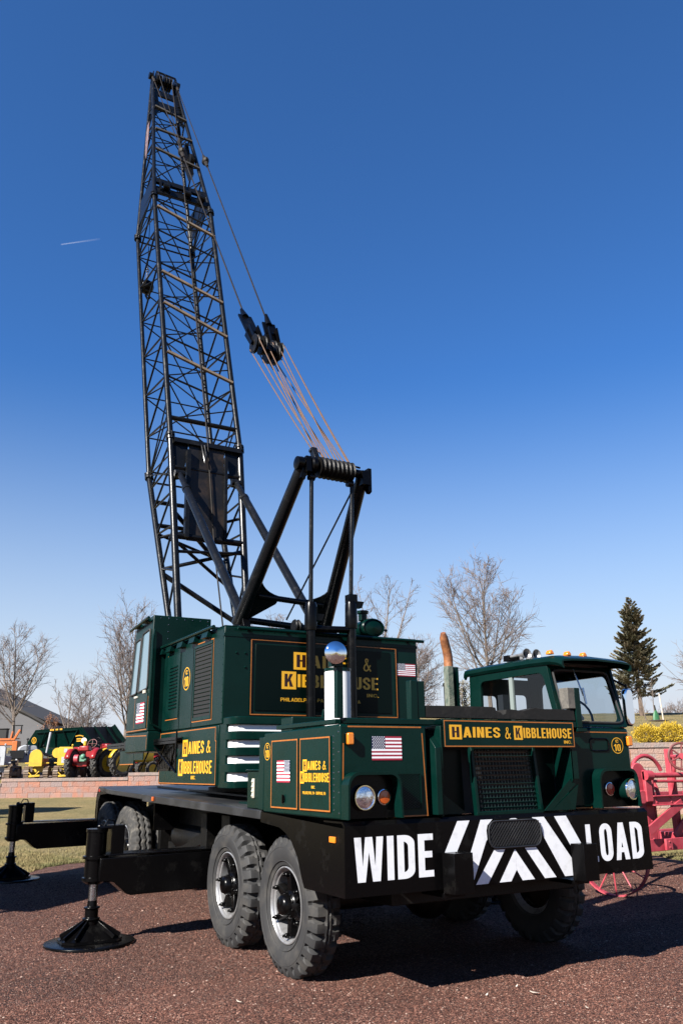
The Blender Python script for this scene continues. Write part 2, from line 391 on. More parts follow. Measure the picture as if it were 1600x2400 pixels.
def lay(text, w=.46, v=.165, h=.135, gap=.07, boxed=()):
    """list of (layer, verts2d, faces, matidx); letters whose index is in boxed stand cut out of a yellow square"""
    x = 0; out = []
    for i, ch in enumerate(text):
        if ch == ' ': x += .3; continue
        adv, loops = glyph(ch, w, v, h)
        if i in boxed:
            key = (ch, w, v, h, 'b')
            if key not in GC: GC[key] = fill([[(-.17,-.19),(adv+.17,-.19),(adv+.17,1.19),(-.17,1.19)], loops[0]])
            x += .17
            out.append((0, [(px+x, py) for px, py in GC[key][0]], GC[key][1], 0))
            key2 = (ch, w, v, h, 'r')
            if key2 not in GC: GC[key2] = fill(loops)
            out.append((-1, [(px+x, py) for px, py in GC[key2][0]], GC[key2][1], 1))
            x += adv+.17+gap; continue
        if loops and isinstance(loops[0], tuple):
            for k, (_, lp) in enumerate(loops):
                key = (ch, k, w, v, h)
                if key not in GC: GC[key] = fill(lp)
                out.append((k, [(px+x, py) for px, py in GC[key][0]], GC[key][1], 0))
        elif loops:
            key = (ch, w, v, h)
            if key not in GC: GC[key] = fill(loops)
            out.append((0, [(px+x, py) for px, py in GC[key][0]], GC[key][1], 0))
        x += adv+gap
    return x-gap, out
def write(mb, text, o, right, up, width, height, off=.003, mi=0, mir=None, **kw):
    """set a line of capitals into mesh builder mb, baseline-left at o, exactly width x height"""
    o = Vector(o); right = Vector(right).normalized(); up = Vector(up).normalized(); nrm = right.cross(up)
    tw, parts = lay(text, **kw)
    for (layer, vs, fs, m) in parts:
        if m == 1 and mir is None: continue
        mb.mi = mi if m == 0 else mir
        d = off+layer*.0012
        mb.add([o+right*(x/tw*width)+up*(y*height)+nrm*d for x, y in vs], fs)
    mb.mi = 0
def ringloop(mb, c, right, up, rx, ry, t, off=.003, n=36):
    c = Vector(c); right = Vector(right); up = Vector(up); nr = right.cross(up)*off
    vs = []; 
    for k in range(n):
        a = 2*math.pi*k/n
        for q in (0, t): vs.append(c+right*((rx-q)*math.cos(a))+up*((ry-q)*math.sin(a))+nr)
    mb.add(vs, [(2*k, 2*((k+1) % n), 2*((k+1) % n)+1, 2*k+1) for k in range(n)])
def badge(parent, c, right, up, rx, ry):
    mb = MB(); ringloop(mb, c, right, up, rx, ry, rx*.09)
    c = Vector(c); right = Vector(right); up = Vector(up)
    write(mb, 'C', c+right*(-rx*.24)+up*(ry*.36), right, up, rx*.48, ry*.38)
    write(mb, '10', c+right*(-rx*.58)+up*(-ry*.68), right, up, rx*1.12, ry*.86, gap=.1)
    return mb.build('number_badge', YELLOWL, parent, smooth=False)
def flag(parent, tl, right, up, w, h, canton='L', off=.004):
    tl = Vector(tl); right = Vector(right); up = Vector(up); nr = right.cross(up)
    mb = MB()
    def q(x0, x1, y0, y1, m, d=0.0):
        mb.mi = m; mb.add([tl+right*x+up*(-y)+nr*(off+d) for x, y in ((x0,y1),(x1,y1),(x1,y0),(x0,y0))], [(0,1,2,3)])
    cw, ch = .4*w+.0*w, h*7/13
    cw = w*.45
    for i in range(13):
        y0, y1 = h*i/13, h*(i+1)/13
        if i < 7: q(cw if canton == 'L' else 0, w if canton == 'L' else w-cw, y0, y1, i % 2)
        else: q(0, w, y0, y1, i % 2)
    x0 = 0 if canton == 'L' else w-cw
    q(x0, x0+cw, 0, ch, 2)
    for r in range(9):
        for c in range(6 if r % 2 == 0 else 5):
            cx = x0+cw*(c+.5+(.5 if r % 2 else 0))/6; cy = ch*(r+.5)/9; s_ = cw/6*.21
            mb.mi = 1
            mb.add([tl+right*(cx+s_*a)+up*(-(cy+s_*b))+nr*(off+.001) for a, b in ((1,0),(.5,-.9),(-.5,-.9),(-1,0),(-.5,.9),(.5,.9))], [(0,1,2,3,4,5)])
    mb.mi = 0
    return mb.build('flag', [FRED, WHITE2, FBLUE], parent, smooth=False)
def stripe_loop(mb, pts, nrm, w=.010, off=.002, closed=True):
    """painted pinstripe following pts, as thin strips butted end to end"""
    pts = [Vector(p) for p in pts]; nrm = Vector(nrm); n = len(pts)
    for i in range(n if closed else n-1):
        a, b = pts[i], pts[(i+1) % n]; d = (b-a).normalized(); s_ = nrm.cross(d)*w/2
        a = a+d*(w*.5); b = b+d*(w*.5)
        mb.add([a-s_+nrm*off, b-s_+nrm*off, b+s_+nrm*off, a+s_+nrm*off], [(0,1,2,3)])
def rivets(mb, pts, nrm, r=.007):
    nrm = Vector(nrm)
    for p in pts: mb.lathe([(0,r),(r*.5,r*.8),(r*.8,0)], p, nrm, 6)
X, Y, Z = Vector((1,0,0)), Vector((0,1,0)), Vector((0,0,1))
def lin(a, b, n): return [a+(b-a)*i/(n-1) for i in range(n)]
# ------------------------------------------------------------------ ground
def gz(x, y):
    z = .016*max(0.0, min(y-1.0, 9.0))
    d = math.hypot(x-1.6, y-4)
    t = max(0.0, min(1.0, (d-12)/24)); t = t*t*(3-2*t)
    return z*(1-t)+.42*t
# ------------------------------------------------------------------ the truck crane
TC = empty('truck_crane', (1.6, 4.0, 0), 0, 'dark green truck crane with raised lattice boom and a WIDE LOAD bumper', 'truck crane', world_parts=True)
Rw = .56
# --- chassis frame
mb = MB()
for x in (1.0, 2.06): mb.box(x, x+.14, .25, 8.1, .78, 1.2)
for y in (.5, 2.0, 3.3, 4.6, 8.1): mb.box(1.14, 2.06, y-.08, y+.08, .82, 1.1)
mb.box(.75, 2.45, 3.9, 5.3, .7, 1.25); mb.box(.48, .9, 3.85, 5.78, .93, 1.285); mb.box(2.3, 2.72, 3.85, 5.78, .93, 1.285); mb.box(.48, 2.72, 5.80, 5.90, .55, 1.2)
mb.box(.62, 2.55, .35, 3.2, .62, .80); mb.box(.3, 2.9, 2.95, 3.18, .55, 1.2)  # first box: belly plate, added to keep sky light from under the truck
mb.box(.3, 2.9, 3.62, 3.8, .55, 1.2)
frame = mb.build('chassis_frame', GRIME, TC, bevel=.006)
mb = MB()
for y in (1.27, 2.58, 6.50, 7.62):
    z = Rw+gz(0, y); mb.tube((.45, y, z), (2.75, y, z), .085, 14); mb.sphere((1.6, y, z), .24, 14, 9)
    for s in (.95, 2.25): mb.bar((s, y-.55, z+.12), (s, y+.55, z+.12), .09, .07)
mb.tube((1.6, 1.27, .6), (1.6, 7.3, .72), .05, 10)
mb.build('axle', GRIME, frame)
mb = MB()
mb.cyl((.55, 4.1, .88), (.55, 5.1, .88), .16)
mb.bar((.7, 3.9, .62), (.5, 5.4, .74), .08, .1); mb.bar((.62, 3.8, .60), (.62, 5.5, .60), .07, .05)
mb.bar((.35, 3.85, .92), (.5, 5.2, .66), .05, .12); mb.box(.5, .8, 5.15, 5.3, .55, 1.1)
mb.box(.42, .46, 3.85, 4.75, .70, .86)
mb.build('air_tank', GRIME, frame, bevel=.004)
# --- deck
mb = MB()
dz = lambda y: 1.283+.0195*y
def slab(xs, y0, y1, t):
    x0, x1 = xs
    mb.hexa([(x0,y0,dz(y0)-t),(x1,y0,dz(y0)-t),(x1,y1,dz(y1)-t),(x0,y1,dz(y1)-t),(x0,y0,dz(y0)),(x1,y0,dz(y0)),(x1,y1,dz(y1)),(x0,y1,dz(y1))])
slab((0, 3.2), 1.5, 6.72, .065)
t = .065
mb.prism([(0,6.722,dz(6.7)),(3.2,6.722,dz(6.7)),(3.05,7.9,dz(7.9)),(.15,7.9,dz(7.9))], (0,0,-t))
deck = mb.build('deck', DECKM, TC, bevel=.008)
mb = MB()
for x0, x1 in ((-.004, .012), (3.188, 3.204)):
    mb.hexa([(x0,1.5,dz(1.5)-.075),(x1,1.5,dz(1.5)-.075),(x1,5.1,dz(5.1)-.085),(x0,5.1,dz(5.1)-.085),(x0,1.5,dz(1.5)-.003),(x1,1.5,dz(1.5)-.003),(x1,5.1,dz(5.1)-.003),(x0,5.1,dz(5.1)-.003)])
    mb.hexa([(x0,5.103,dz(5.1)-.06),(x1,5.103,dz(5.1)-.06),(x1,6.7,dz(6.7)-.06),(x0,6.7,dz(6.7)-.06),(x0,5.103,dz(5.1)-.003),(x1,5.103,dz(5.1)-.003),(x1,6.7,dz(6.7)-.003),(x0,6.7,dz(6.7)-.003)])
build_parts(mb, 'edge_strip', DECKM, deck, bevel=.004, margin=.01)
mb = MB()   # raised middle plate under the house
slab_ = [(.75,3.3),(2.45,3.3),(2.45,6.9),(.75,6.9)]
mb.prism([(x, y, dz(y)+.03) for x, y in slab_], (0,0,-.028)); mb.build('ring_plate', DECKM, deck, bevel=.004)
mb = MB()   # mudguards at the tail
for xo, xi in ((.15, .95), (3.05, 2.25)):
    pr = [(7.9, dz(7.9)-.004), (8.0, 1.30), (8.03, 1.05), (7.98, .86), (7.93, .78)]
    for (ya, za), (yb, zb) in zip(pr, pr[1:]):
        mb.hexa([(xo,ya,za),(xi,ya,za),(xi,ya+.02,za),(xo,ya+.02,za),(xo,yb,zb),(xi,yb,zb),(xi,yb+.02,zb),(xo,yb+.02,zb)])
    mb.prism([(xo,7.15,dz(7.15)-.07),(xo,7.9,dz(7.9)-.07),(xo,7.99,1.28),(xo,7.98,.88),(xo,7.90,.84),(xo,7.90,1.22),(xo,7.80,1.32)], ((.012 if xo < 1 else -.012),0,0))
    mb.box(xo, xi, 5.06, 5.075, .95, 1.30)
build_parts(mb, 'mudguard', BLACK, deck, margin=.02)
mb = MB(); mb.box(-.02,-.0045,4.6,4.67,1.31,1.36); mb.box(3.2045,3.22,4.6,4.67,1.31,1.36); build_parts(mb, 'marker_light', AMBERD, deck, bevel=.004)
mb = MB(); mb.box(.13,.149,7.78,7.84,1.36,1.40); mb.build('reflector', REDLENS, deck, bevel=.004)
# control levers by the locker
mb = MB()
for i in range(4):
    mb.tube((.30+.05*i, 2.22+.09*i, 1.33), (.30+.05*i, 2.22+.09*i, 1.41), .012, 6); mb.sphere((.30+.05*i, 2.22+.09*i, 1.42), .026, 8, 6)
mb.box(.26, .55, 2.15, 2.62, 1.315, 1.35)
mb.build('control_lever', GREEN, deck)
# --- front bumper
bt, bb = 1.28, .7614
mb = MB()
mb.prism([(0,0,bb),(0,0,bt-.03),(0,.03,bt),(0,.32,bt),(0,.32,bt-.012),(0,.04,bt-.012),(0,.012,bt-.04),(0,.012,bb)], (3.2,0,0))
bumper = mb.build('front_bumper', BLACK, TC)
mb = MB()
for xa, xb in ((-.0, .012), (3.188, 3.2)):
    mb.prism([(xa,.013,bb),(xa,.65,.765),(xa,.70,.84),(xa,.77,.98),(xa,.88,1.09),(xa,1.0,1.155),(xa,1.12,1.19),(xa,1.5,1.215),(xa,1.5,bt+.02),(xa,.013,bt-.045)], (xb-xa,0,0))
build_parts(mb, 'fender', BLACK, bumper)
mb = MB(); mb.box(-.014,-.0005,.124,.216,1.128,1.172); mb.build('side_marker', AMBER, bumper, bevel=.004)
mb = MB()
write(mb, 'WIDE', (.0774,0,.861), X, Z, .7092, .308, w=.40, v=.152, h=.15, gap=.082)
mb.build('lettering', WHITE2, bumper, smooth=False); mb = MB()
write(mb, 'LOAD', (2.405,0,.861), X, Z, .697, .308, w=.40, v=.152, h=.15, gap=.082)
mb.build('lettering', WHITE2, bumper, smooth=False)
# hazard stripes: chevrons pointing up, cut round the grille opening
ho = rr(1.335, 1.03, 1.885, 1.235, .07, .075)
for poly in ([(1.030,1.250),(1.152,1.250),(1.000,1.003),(.882,1.003)],
             [(1.262,1.250),(1.385,1.250),(1.330,1.205),(1.318,1.165),(1.322,1.10),(1.308,1.085),(1.150,.775),(1.033,.775)],
             [(1.385,1.018),(1.500,1.018),(1.306,.772),(1.183,.772)],
             [(1.601,1.012),(1.793,.773),(1.661,.773),(1.607,.856)], [(1.601,1.012),(1.606,.856),(1.542,.773),(1.421,.773)],
             [(1.578,1.250),(1.631,1.250),(1.648,1.243),(1.560,1.243)],
             [(1.806,1.250),(1.940,1.250),(2.330,.773),(2.126,.773),(1.918,1.10),(1.905,1.165),(1.884,1.205)],
             [(1.708,1.018),(1.828,1.018),(2.030,.773),(1.902,.773)],
             [(2.056,1.250),(2.192,1.250),(2.355,1.003),(2.222,1.003)]):
    mb = MB(); v2, f2 = fill([poly]); mb.add([(x, -.003, z) for x, z in v2], f2); mb.build('hazard_stripe', WHITE2, bumper, smooth=False)
def diamond_mesh(mb, x0, x1, z0, z1, y, dx, dz_, w, inside=None):
    """expanded-metal net in the plane y, drawn as crossed bars clipped to the rectangle"""
    for sgn in (1, -1):
        k = dz_/dx*sgn
        n = int((x1-x0+(z1-z0)*dx/dz_)/dx)+2
        for i in range(-n, n+1):
            # line z = zc + k (x - xc)
            xc = (x0+x1)/2+i*dx; zc = (z0+z1)/2
            pts = []
            for x in (x0, x1):
                z = zc+k*(x-xc)
                if z0 <= z <= z1: pts.append((x, z))
            for z in (z0, z1):
                x = xc+(z-zc)/k
                if x0 < x < x1: pts.append((x, z))
            if len(pts) >= 2 and abs(pts[0][0]-pts[1][0]) > .01:
                (xa, za), (xb, zb) = pts[0], pts[1]
                mb.bar((xa, y-sgn*w*.3, za), (xb, y-sgn*w*.3, zb), w, w*.5, up=(0,1,0))
mb = MB()
op = [(x, -.0045, z) for x, z in rr(1.335, 1.03, 1.885, 1.235, .07, .075)]
mb.prism(op, (0,.001,0)); mb.build('opening', FLAT, bumper, smooth=False)
mb = MB(); diamond_mesh(mb, 1.350, 1.872, 1.042, 1.224, -.012, .030, .034, .0065); mb.path([(x, -.012, z) for x, z in rr(1.335, 1.03, 1.885, 1.235, .07, .075)], .007, 6, closed=True)
mb.build('opening_grille', DECKM, bumper)
for i, (xa, xb) in enumerate(((.865, 1.075), (2.215, 2.40))):
    mb = MB(); yo = -.135
    mb.prism([(xa,-.004,.735),(xa+.02,yo,.735),(xb-.01,yo,.735),(xb,-.004,.735)], (0,0,.29))
    mb.cyl(((xa+xb)/2,-.07,1.0255),((xa+xb)/2,-.07,1.03),.022,12)
    mb.box(xa+.005, xb-.002, -.004, .3, .70, .734)
    mb.build('push_block', BLACK, bumper, bevel=.008)
# --- engine housing on the left
EH = MB(); yF = .05
EH.prism([(0,yF,1.293),(0,1.45,1.30),(0,1.45,1.972),(0,.06,1.988),(0,yF,1.98)], (.80,0,0))
eh = EH.build('engine_housing', GREEN2, TC, bevel=.012)
mb = MB(); mb.box(.802,.83,.10,1.5,1.30,1.97); mb.box(.832,.90,.16,1.5,1.30,1.96)
mb.prism([(.848,.16,1.30),(.848,-.002,1.30),(.848,-.002,1.815),(.848,.16,1.97)], (.055,0,0))
mb.build('side_post', GREEN, eh, bevel=.005)
mb = MB(); mb.box(.04,.965,.052,.13,1.99,2.036); mb.box(.965,2.48,.06,.14,1.99,2.045); mb.box(.0,.06,.13,1.2,1.992,2.03)
mb.build('top_rail', GREEN, eh, bevel=.006)
mb = MB(); mb.box(.668,.735,.055,.125,1.99,2.345); mb.box(.737,.81,.06,.128,2.05,2.343); mb.build('stake', GREEN, eh, bevel=.004)
for ya, yb, nm in ((.755, 1.268, 'access_door'), (.195, .712, 'access_door')):
    mb = MB(); mb.box(-.010,-.0005, ya, yb, 1.342, 1.903)
    d = mb.build(nm, GREEN2, eh, bevel=.003)
    mb = MB(); stripe_loop(mb, [(-.010,yb-.006,1.349),(-.010,ya+.006,1.349),(-.010,ya+.006,1.896),(-.010,yb-.006,1.896)], -X, .011); mb.build('pinstripe', ORANGEL, d, smooth=False)
    if ya > .5:
        flag(d, (-.010,1.146,1.733), -Y, Z, .257, .181, 'R')
        mb = MB(); mb.lathe([(0,.028),(.008,.028),(.008,.02),(.003,.018),(.003,0)], (-.010,1.01,1.42), -X, 16); mb.obox((-.022,1.01,1.42),Y,Z,X,.006,.035,.006)
        mb.build('door_latch', BLACK, d)
    else:
        mb = MB()
        mb = MB(); write(mb, 'HAINES &', (-.010,.655,1.652), -Y, Z, .40, .068, mi=0, mir=1, boxed=(0,), gap=.1); mb.build('lettering', [YELLOWL, REDL], d, smooth=False)
        mb = MB(); write(mb, 'KIBBLEHOUSE', (-.010,.700,1.560), -Y, Z, .492, .068, mi=0, mir=1, boxed=(0,), gap=.1); mb.build('lettering', [YELLOWL, REDL], d, smooth=False)
        mb = MB(); write(mb, 'INC.', (-.010,.503,1.510), -Y, Z, .066, .022, gap=.12); mb.build('lettering', [YELLOWL, REDL], d, smooth=False)
        mb = MB(); write(mb, 'PHILADELPHIA, PA - SKIPPACK, PA', (-.010,.655,1.466), -Y, Z, .39, .022, gap=.12); mb.build('lettering', [YELLOWL, REDL], d, smooth=False)

mb = MB(); rivets(mb, [(-.0005,.155,z) for z in lin(1.36,1.9,13)]+[(-.0005,.075,z) for z in lin(1.34,1.93,5)], -X); build_parts(mb, 'rivet', STEEL, eh, margin=0)
badge(eh, (-.0005,1.371,1.812), -Y, Z, .066, .075)
mb = MB()
stripe_loop(mb, [(.014,yF,1.30),(.026,yF,1.84)], -Y, .011, closed=False)
stripe_loop(mb, [(.060,yF,1.970),(.745,yF,1.971)], -Y, .011, closed=False)
stripe_loop(mb, [(.757,yF,1.93),(.785,yF,1.300),(.47,yF,1.300)], -Y, .010, closed=False)
mb.build('pinstripe', ORANGEL, eh, smooth=False)
flag(eh, (.278,yF,1.899), X, Z, .279, .181, 'L')
def hood(parent, xa, xb, zt, y0, mirror=False):
    """lamp recess: a rounded hood standing proud of the panel, with a dark back plate"""
    mb = MB(); w = .016; dpt = .11
    out = [(xa,1.297),(xa+.004,zt-.09)]+arc(xa+.10,zt-.10,.094,.10,175,92,7)+arc(xb-.09,zt-.10,.09,.10,88,5,7)+[(xb,zt-.1),(xb+.012,1.297)]
    c = ((xa+xb)/2, 1.297)
    inn = [(x+(c[0]-x)*.06 if abs(x-c[0]) > .05 else x, z-(z-1.297)*.06) for x, z in out]
    n = len(out)
    vs = [(x,y0-dpt,z) for x,z in out]+[(x,y0-.001,z) for x,z in out]+[(x,y0-dpt,z) for x,z in inn]+[(x,y0-.001,z) for x,z in inn]
    fs = []
    for i in range(n-1):
        fs += [(i,i+1,n+i+1,n+i),(2*n+i,3*n+i,3*n+i+1,2*n+i+1),(i,2*n+i,2*n+i+1,i+1)]
    mb.add(vs, fs); h = mb.build('lamp_hood', GREEN, parent)
    mb = MB(); mb.add([(x,y0-.004,z) for x,z in inn],[tuple(range(n))]); mb.build('lamp_back_plate', BLACK, h, smooth=False)
    return h
def headlamp(parent, c, yaw=0.0, stand=.02):
    c = Vector(c); ax = Vector((math.sin(yaw), -math.cos(yaw), 0))
    mb = MB(); mb.lathe([(0,.095),(stand,.098),(stand+.012,.094)], c, ax, 28); mb.lathe([(stand+.010,.0945),(stand+.022,.090),(stand+.022,.083),(stand+.010,.082)], c, ax, 28)
    h = mb.build('headlight', [GREEN if stand > .05 else CHROME], parent)
    if stand > .05:
        mb = MB(); mb.lathe([(stand+.013,.0955),(stand+.024,.091),(stand+.024,.083),(stand+.013,.083)], c, ax, 28); mb.build('chrome_ring', CHROME, h)
    mb = MB(); mb.lathe([(stand+.014,.083),(stand+.021,.06),(stand+.026,.03),(stand+.027,0)], c, ax, 28); mb.build('lens', LENS, h)
def turnlamp(parent, c, m, r=.052):
    mb = MB(); mb.lathe([(0,r+.006),(.014,r+.006),(.016,r)], c, -Y, 22); t = mb.build('turn_signal', CHROME, parent)
    mb = MB(); mb.lathe([(.012,r),(.022,r*.9),(.026,0)], c, -Y, 22); mb.build('lens', m, t)
hood(eh, .0, .478, 1.632, yF)
headlamp(eh, (.186,yF-.006,1.447)); turnlamp(eh, (.372,yF-.006,1.447), AMBERD)
def marker(parent, x, z, y):
    mb = MB(); mb.prism([(px,y,pz) for px,pz in rr(x-.030,z-.047,x+.030,z+.047,.014,.014)], (0,-.014,0)); m = mb.build('marker_light', BLACK, parent, bevel=.003)
    mb = MB(); mb.prism([(px,y-.0145,pz) for px,pz in rr(x-.028,z-.045,x+.028,z+.045,.014,.014)], (0,-.032,0)); mb.build('lens', AMBER, m, bevel=.008)
marker(eh, .071, 1.877, yF)
mb = MB(); diamond_mesh(mb, .508, .722, 1.352, 1.614, yF-.010, .033, .0195, .0042)
for a, b in (((.508,1.352),(.722,1.352)),((.722,1.352),(.722,1.614)),((.722,1.614),(.508,1.614)),((.508,1.614),(.508,1.352))): mb.bar((a[0],yF-.010,a[1]),(b[0],yF-.010,b[1]),.008,.008,up=(0,1,0))
vm = mb.build('vent_mesh', GREEN, eh, smooth=False)
mb = MB(); mb.quad((.51,yF-.0025,1.354),(.72,yF-.0025,1.354),(.72,yF-.0025,1.612),(.51,yF-.0025,1.612)); mb.build('vent_hole', FLAT, vm, smooth=False)
# locker behind the housing, with a worn white handle
mb = MB(); mb.box(.03,.50,1.56,1.88,1.32,1.645); mb.box(.015,.52,1.545,1.90,1.647,1.662); mb.box(.0,.45,1.452,1.558,1.315,1.94)
lk = mb.build('locker', GREEN, TC, bevel=.006)
mb = MB(); mb.box(.014,.029,1.70,1.745,1.41,1.58)
for z in (1.43,1.47,1.51,1.555): mb.sphere((.012,1.722,z),.012,8,6)
mb.build('handle', GALV, lk, bevel=.004)
# spot mirror on its post
mb = MB(); mb.box(-.028,.026,.04,.095,2.032,2.47); mb.box(-.075,.026,.035,.10,2.42,2.472); mp = mb.build('mirror_post', GREEN, eh, bevel=.004)
mb = MB(); mb.lathe([(-.02,0),(-.018,.05),(-.004,.085),(.004,.088),(.006,.086),(.016,.074),(.026,.045),(.031,0)], (-.055,.01,2.525), Vector((-.30,-1,.02)), 32)
mb.build('convex_mirror', CHROME, mp)
mb = MB(); mb.cyl((.515,1.0,1.985),(.515,1.0,2.50),.118,28); mb.build('white_cylinder', WHITE, eh)
mb = MB(); mb.cyl((.515,1.0,2.503),(.515,1.0,2.53),.122,28); mb.build('cylinder_lid', GREEN, eh)
# --- radiator housing between engine housing and cab
mb = MB()
mb.prism([(.905,.02,1.285),(.905,.55,1.285),(.905,.55,1.985),(.905,.0,1.985),(.905,.0,1.80)], (.02,0,0))
mb.prism([(2.315,.10,1.285),(2.315,.55,1.285),(2.315,.55,1.985),(2.315,.0,1.985),(2.315,.0,1.55),(2.315,.06,1.45)], (.02,0,0))
mb.box(.926,2.314,.56,.60,1.285,1.985); mb.box(.926,2.314,.10,.559,1.95,1.985)
rh = mb.build('radiator_housing', GREEN, TC, bevel=.004)
mb = MB()
mb.prism([(2.317,.0,1.55),(2.317,.0,1.80),(2.317,.02,1.80),(2.317,.02,1.56)], (.075,0,0))
mb.prism([(1.98,.02,1.295),(2.06,.02,1.295),(2.392,.02,1.525),(2.392,.02,1.80),(2.316,.02,1.80),(2.316,.02,1.56)], (0,.012,0))
mb.prism([(2.063,.019,1.295),(2.334,.019,1.295),(2.392,.019,1.5)], (0,.012,0))
mb.prism([(.93,.13,1.295),(1.24,.13,1.295),(.99,.13,1.46),(.99,.13,1.80),(.93,.13,1.80)], (0,.012,0))
build_parts(mb, 'side_brace', GREEN, rh, margin=.01)
mb = MB(); ga, gb, gc, gd = 1.335, 1.985, 1.30, 1.80
mb.box(.93,2.31,.215,.235,1.287,1.94)
gback = mb.build('radiator_core', FLAT, rh)
mb = MB(); mb.prism([(.95,.205,1.30),(1.27,.205,1.30),(1.255,.205,1.80),(.95,.205,1.80)], (0,.008,0)); mb.prism([(2.05,.205,1.30),(2.29,.205,1.30),(2.29,.205,1.80),(2.03,.205,1.80)], (0,.008,0)); build_parts(mb, 'core_shroud', PANEL, rh)
mb = MB(); yg = lambda z: .115+.03*(z-gc)/.5
for x in lin(ga+.01, gb-.01, 19):
    mb.bar((x,yg(gc),gc+.01),(x-.015,yg(gd),gd),.0055,.006,up=(0,1,0))
for z in lin(gc+.03, gd-.02, 13):
    mb.bar((ga,yg(z)-.007,z),(gb-.012,yg(z)-.007,z),.0055,.016,up=(0,-.6,1))
mb.build('radiator_grille', GRILLE, rh, smooth=False)
mb = MB()
mb.bar((ga-.02,.10,gc-.005),(ga-.028,.135,gd+.03),.03,.05,up=(0,1,0)); mb.bar((gb+.02,.10,gc-.005),(gb+.002,.135,gd+.03),.03,.05,up=(0,1,0)); mb.bar((ga-.035,.10,gc-.008),(gb+.035,.10,gc-.008),.03,.05,up=(0,1,0)); mb.bar((ga-.035,.14,gd+.02),(gb+.02,.14,gd+.02),.03,.05,up=(0,1,0))
mb.build('grille_frame', GREEN, rh, bevel=.004)
mb = MB(); mb.box(.930,2.362,-.014,-.002,1.816,2.032); sg = mb.build('name_board', GREEN, rh, bevel=.002)
mb = MB(); yS = -.014
stripe_loop(mb, [(.937,yS,1.823),(2.355,yS,1.823),(2.355,yS,2.025),(.937,yS,2.025)], -Y, .009)
mb.build('pinstripe', ORANGEL, sg, smooth=False)
mb = MB()
mb = MB(); write(mb, 'HAINES', (.985,yS,1.893), X, Z, .53, .084, mir=1, boxed=(0,), gap=.1, w=.5, v=.19); mb.build('lettering', [YELLOWL, REDL], sg, smooth=False)
mb = MB(); write(mb, '&', (1.565,yS,1.883), X, Z, .062, .100); mb.build('lettering', [YELLOWL, REDL], sg, smooth=False)
mb = MB(); write(mb, 'KIBBLEHOUSE', (1.665,yS,1.893), X, Z, .665, .084, mir=1, boxed=(0,), gap=.085, w=.44, v=.165); mb.build('lettering', [YELLOWL, REDL], sg, smooth=False)
mb = MB(); write(mb, 'INC.', (2.232,yS,1.848), X, Z, .092, .026, w=.6, v=.17, gap=.12); mb.build('lettering', [YELLOWL, REDL], sg, smooth=False)

# black timber beam over the board, one end splintered
mb = MB()
prof = [(.815,2.055),(.820,2.147)]+[(.95,2.149),(1.25,2.151),(1.50,2.152),(1.545,2.147),(1.555,2.118),(1.60,2.108),(1.625,2.085),(1.66,2.100),(1.668,2.133),(1.72,2.137),(1.80,2.130),(1.86,2.124),(1.93,2.142),(2.01,2.156),(2.06,2.147),(2.25,2.15),(2.46,2.150),(2.47,2.055)]
mb.prism([(x,.062,z) for x,z in prof], (0,.14,0)); mb.build('timber', TIMBER, rh)
mb = MB(); mb.box(2.395,2.478,.05,.16,2.16,2.346); tb = mb.build('board_stake', WOOD2, rh, bevel=.003)
mb = MB(); mb.box(2.481,2.545,.05,.16,1.99,2.348); mb.box(2.482,2.60,.052,.158,1.955,1.988); mb.build('steel_stake', GREEN, rh, bevel=.004)
# --- driver's cab
cx0, cx1 = 2.335, 3.185; yc = .10
mb = MB()
mb.box(cx0,cx1,yc,1.42,1.293,2.0)
cab = mb.build('driver_cab', GREEN, TC, bevel=.03)
mb = MB()
# left wall with window opening, as frame pieces; A pillars; rear wall with two openings; right wall frame
def wallframe(mb, plane, outer, inner, t):
    """plane: function (a, b) -> 3D; outer and inner loops with the same number of points"""
    n = len(outer); d = Vector(t)
    o3 = [Vector(plane(*p)) for p in outer]; i3 = [Vector(plane(*p)) for p in inner]
    vs = o3+i3+[p+d for p in o3]+[p+d for p in i3]; fs = []
    for i in range(n):
        j = (i+1) % n
        fs += [(i,j,n+j,n+i),(2*n+i,3*n+i,3*n+j,2*n+j),(i,2*n+i,2*n+j,j),(n+i,n+j,3*n+j,3*n+i)]
    mb.add(vs, fs)
def rl(pts, r, n=5):
    """round the corners of a polygon"""
    out = []
    m = len(pts)
    for i in range(m):
        p, a, b = Vector(pts[i]).to_3d(), Vector(pts[i-1]).to_3d(), Vector(pts[(i+1) % m]).to_3d()
        p0 = p+(a-p).normalized()*r; p1 = p+(b-p).normalized()*r
        for k in range(n+1):
            t = k/n; q = p0*(1-t)**2+p*2*t*(1-t)+p1*t*t; out.append((q.x, q.y))
    return out
so_ = [(1.42,2.002),(1.40,2.58),(.235,2.58),(.115,2.002)]
si_ = [(1.235,2.06),(1.225,2.50),(.300,2.505),(.180,2.06)]
wallframe(mb, lambda a,b: (cx0,a,b), rl(so_,.02), rl(si_,.07), (.035,0,0))
wallframe(mb, lambda a,b: (cx1-.035,a,b), rl(so_,.02), rl(si_,.07), (.035,0,0))
build_parts(mb, 'cab_side_frame', GREEN, cab, bevel=.003)
mb = MB()
wallframe(mb, lambda a,b: (a,1.385,b), rl([(cx0+.036,2.002),(2.73,2.002),(2.73,2.56),(cx0+.036,2.56)],.01), rl([(2.40,2.06),(2.69,2.06),(2.69,2.38),(2.40,2.38)],.05), (0,.03,0))
wallframe(mb, lambda a,b: (a,1.385,b), rl([(2.731,2.002),(cx1-.036,2.002),(cx1-.036,2.56),(2.731,2.56)],.01), rl([(2.80,2.06),(3.11,2.06),(3.11,2.40),(2.80,2.40)],.05), (0,.03,0))
mb.build('cab_rear_wall', DARKIN, cab)
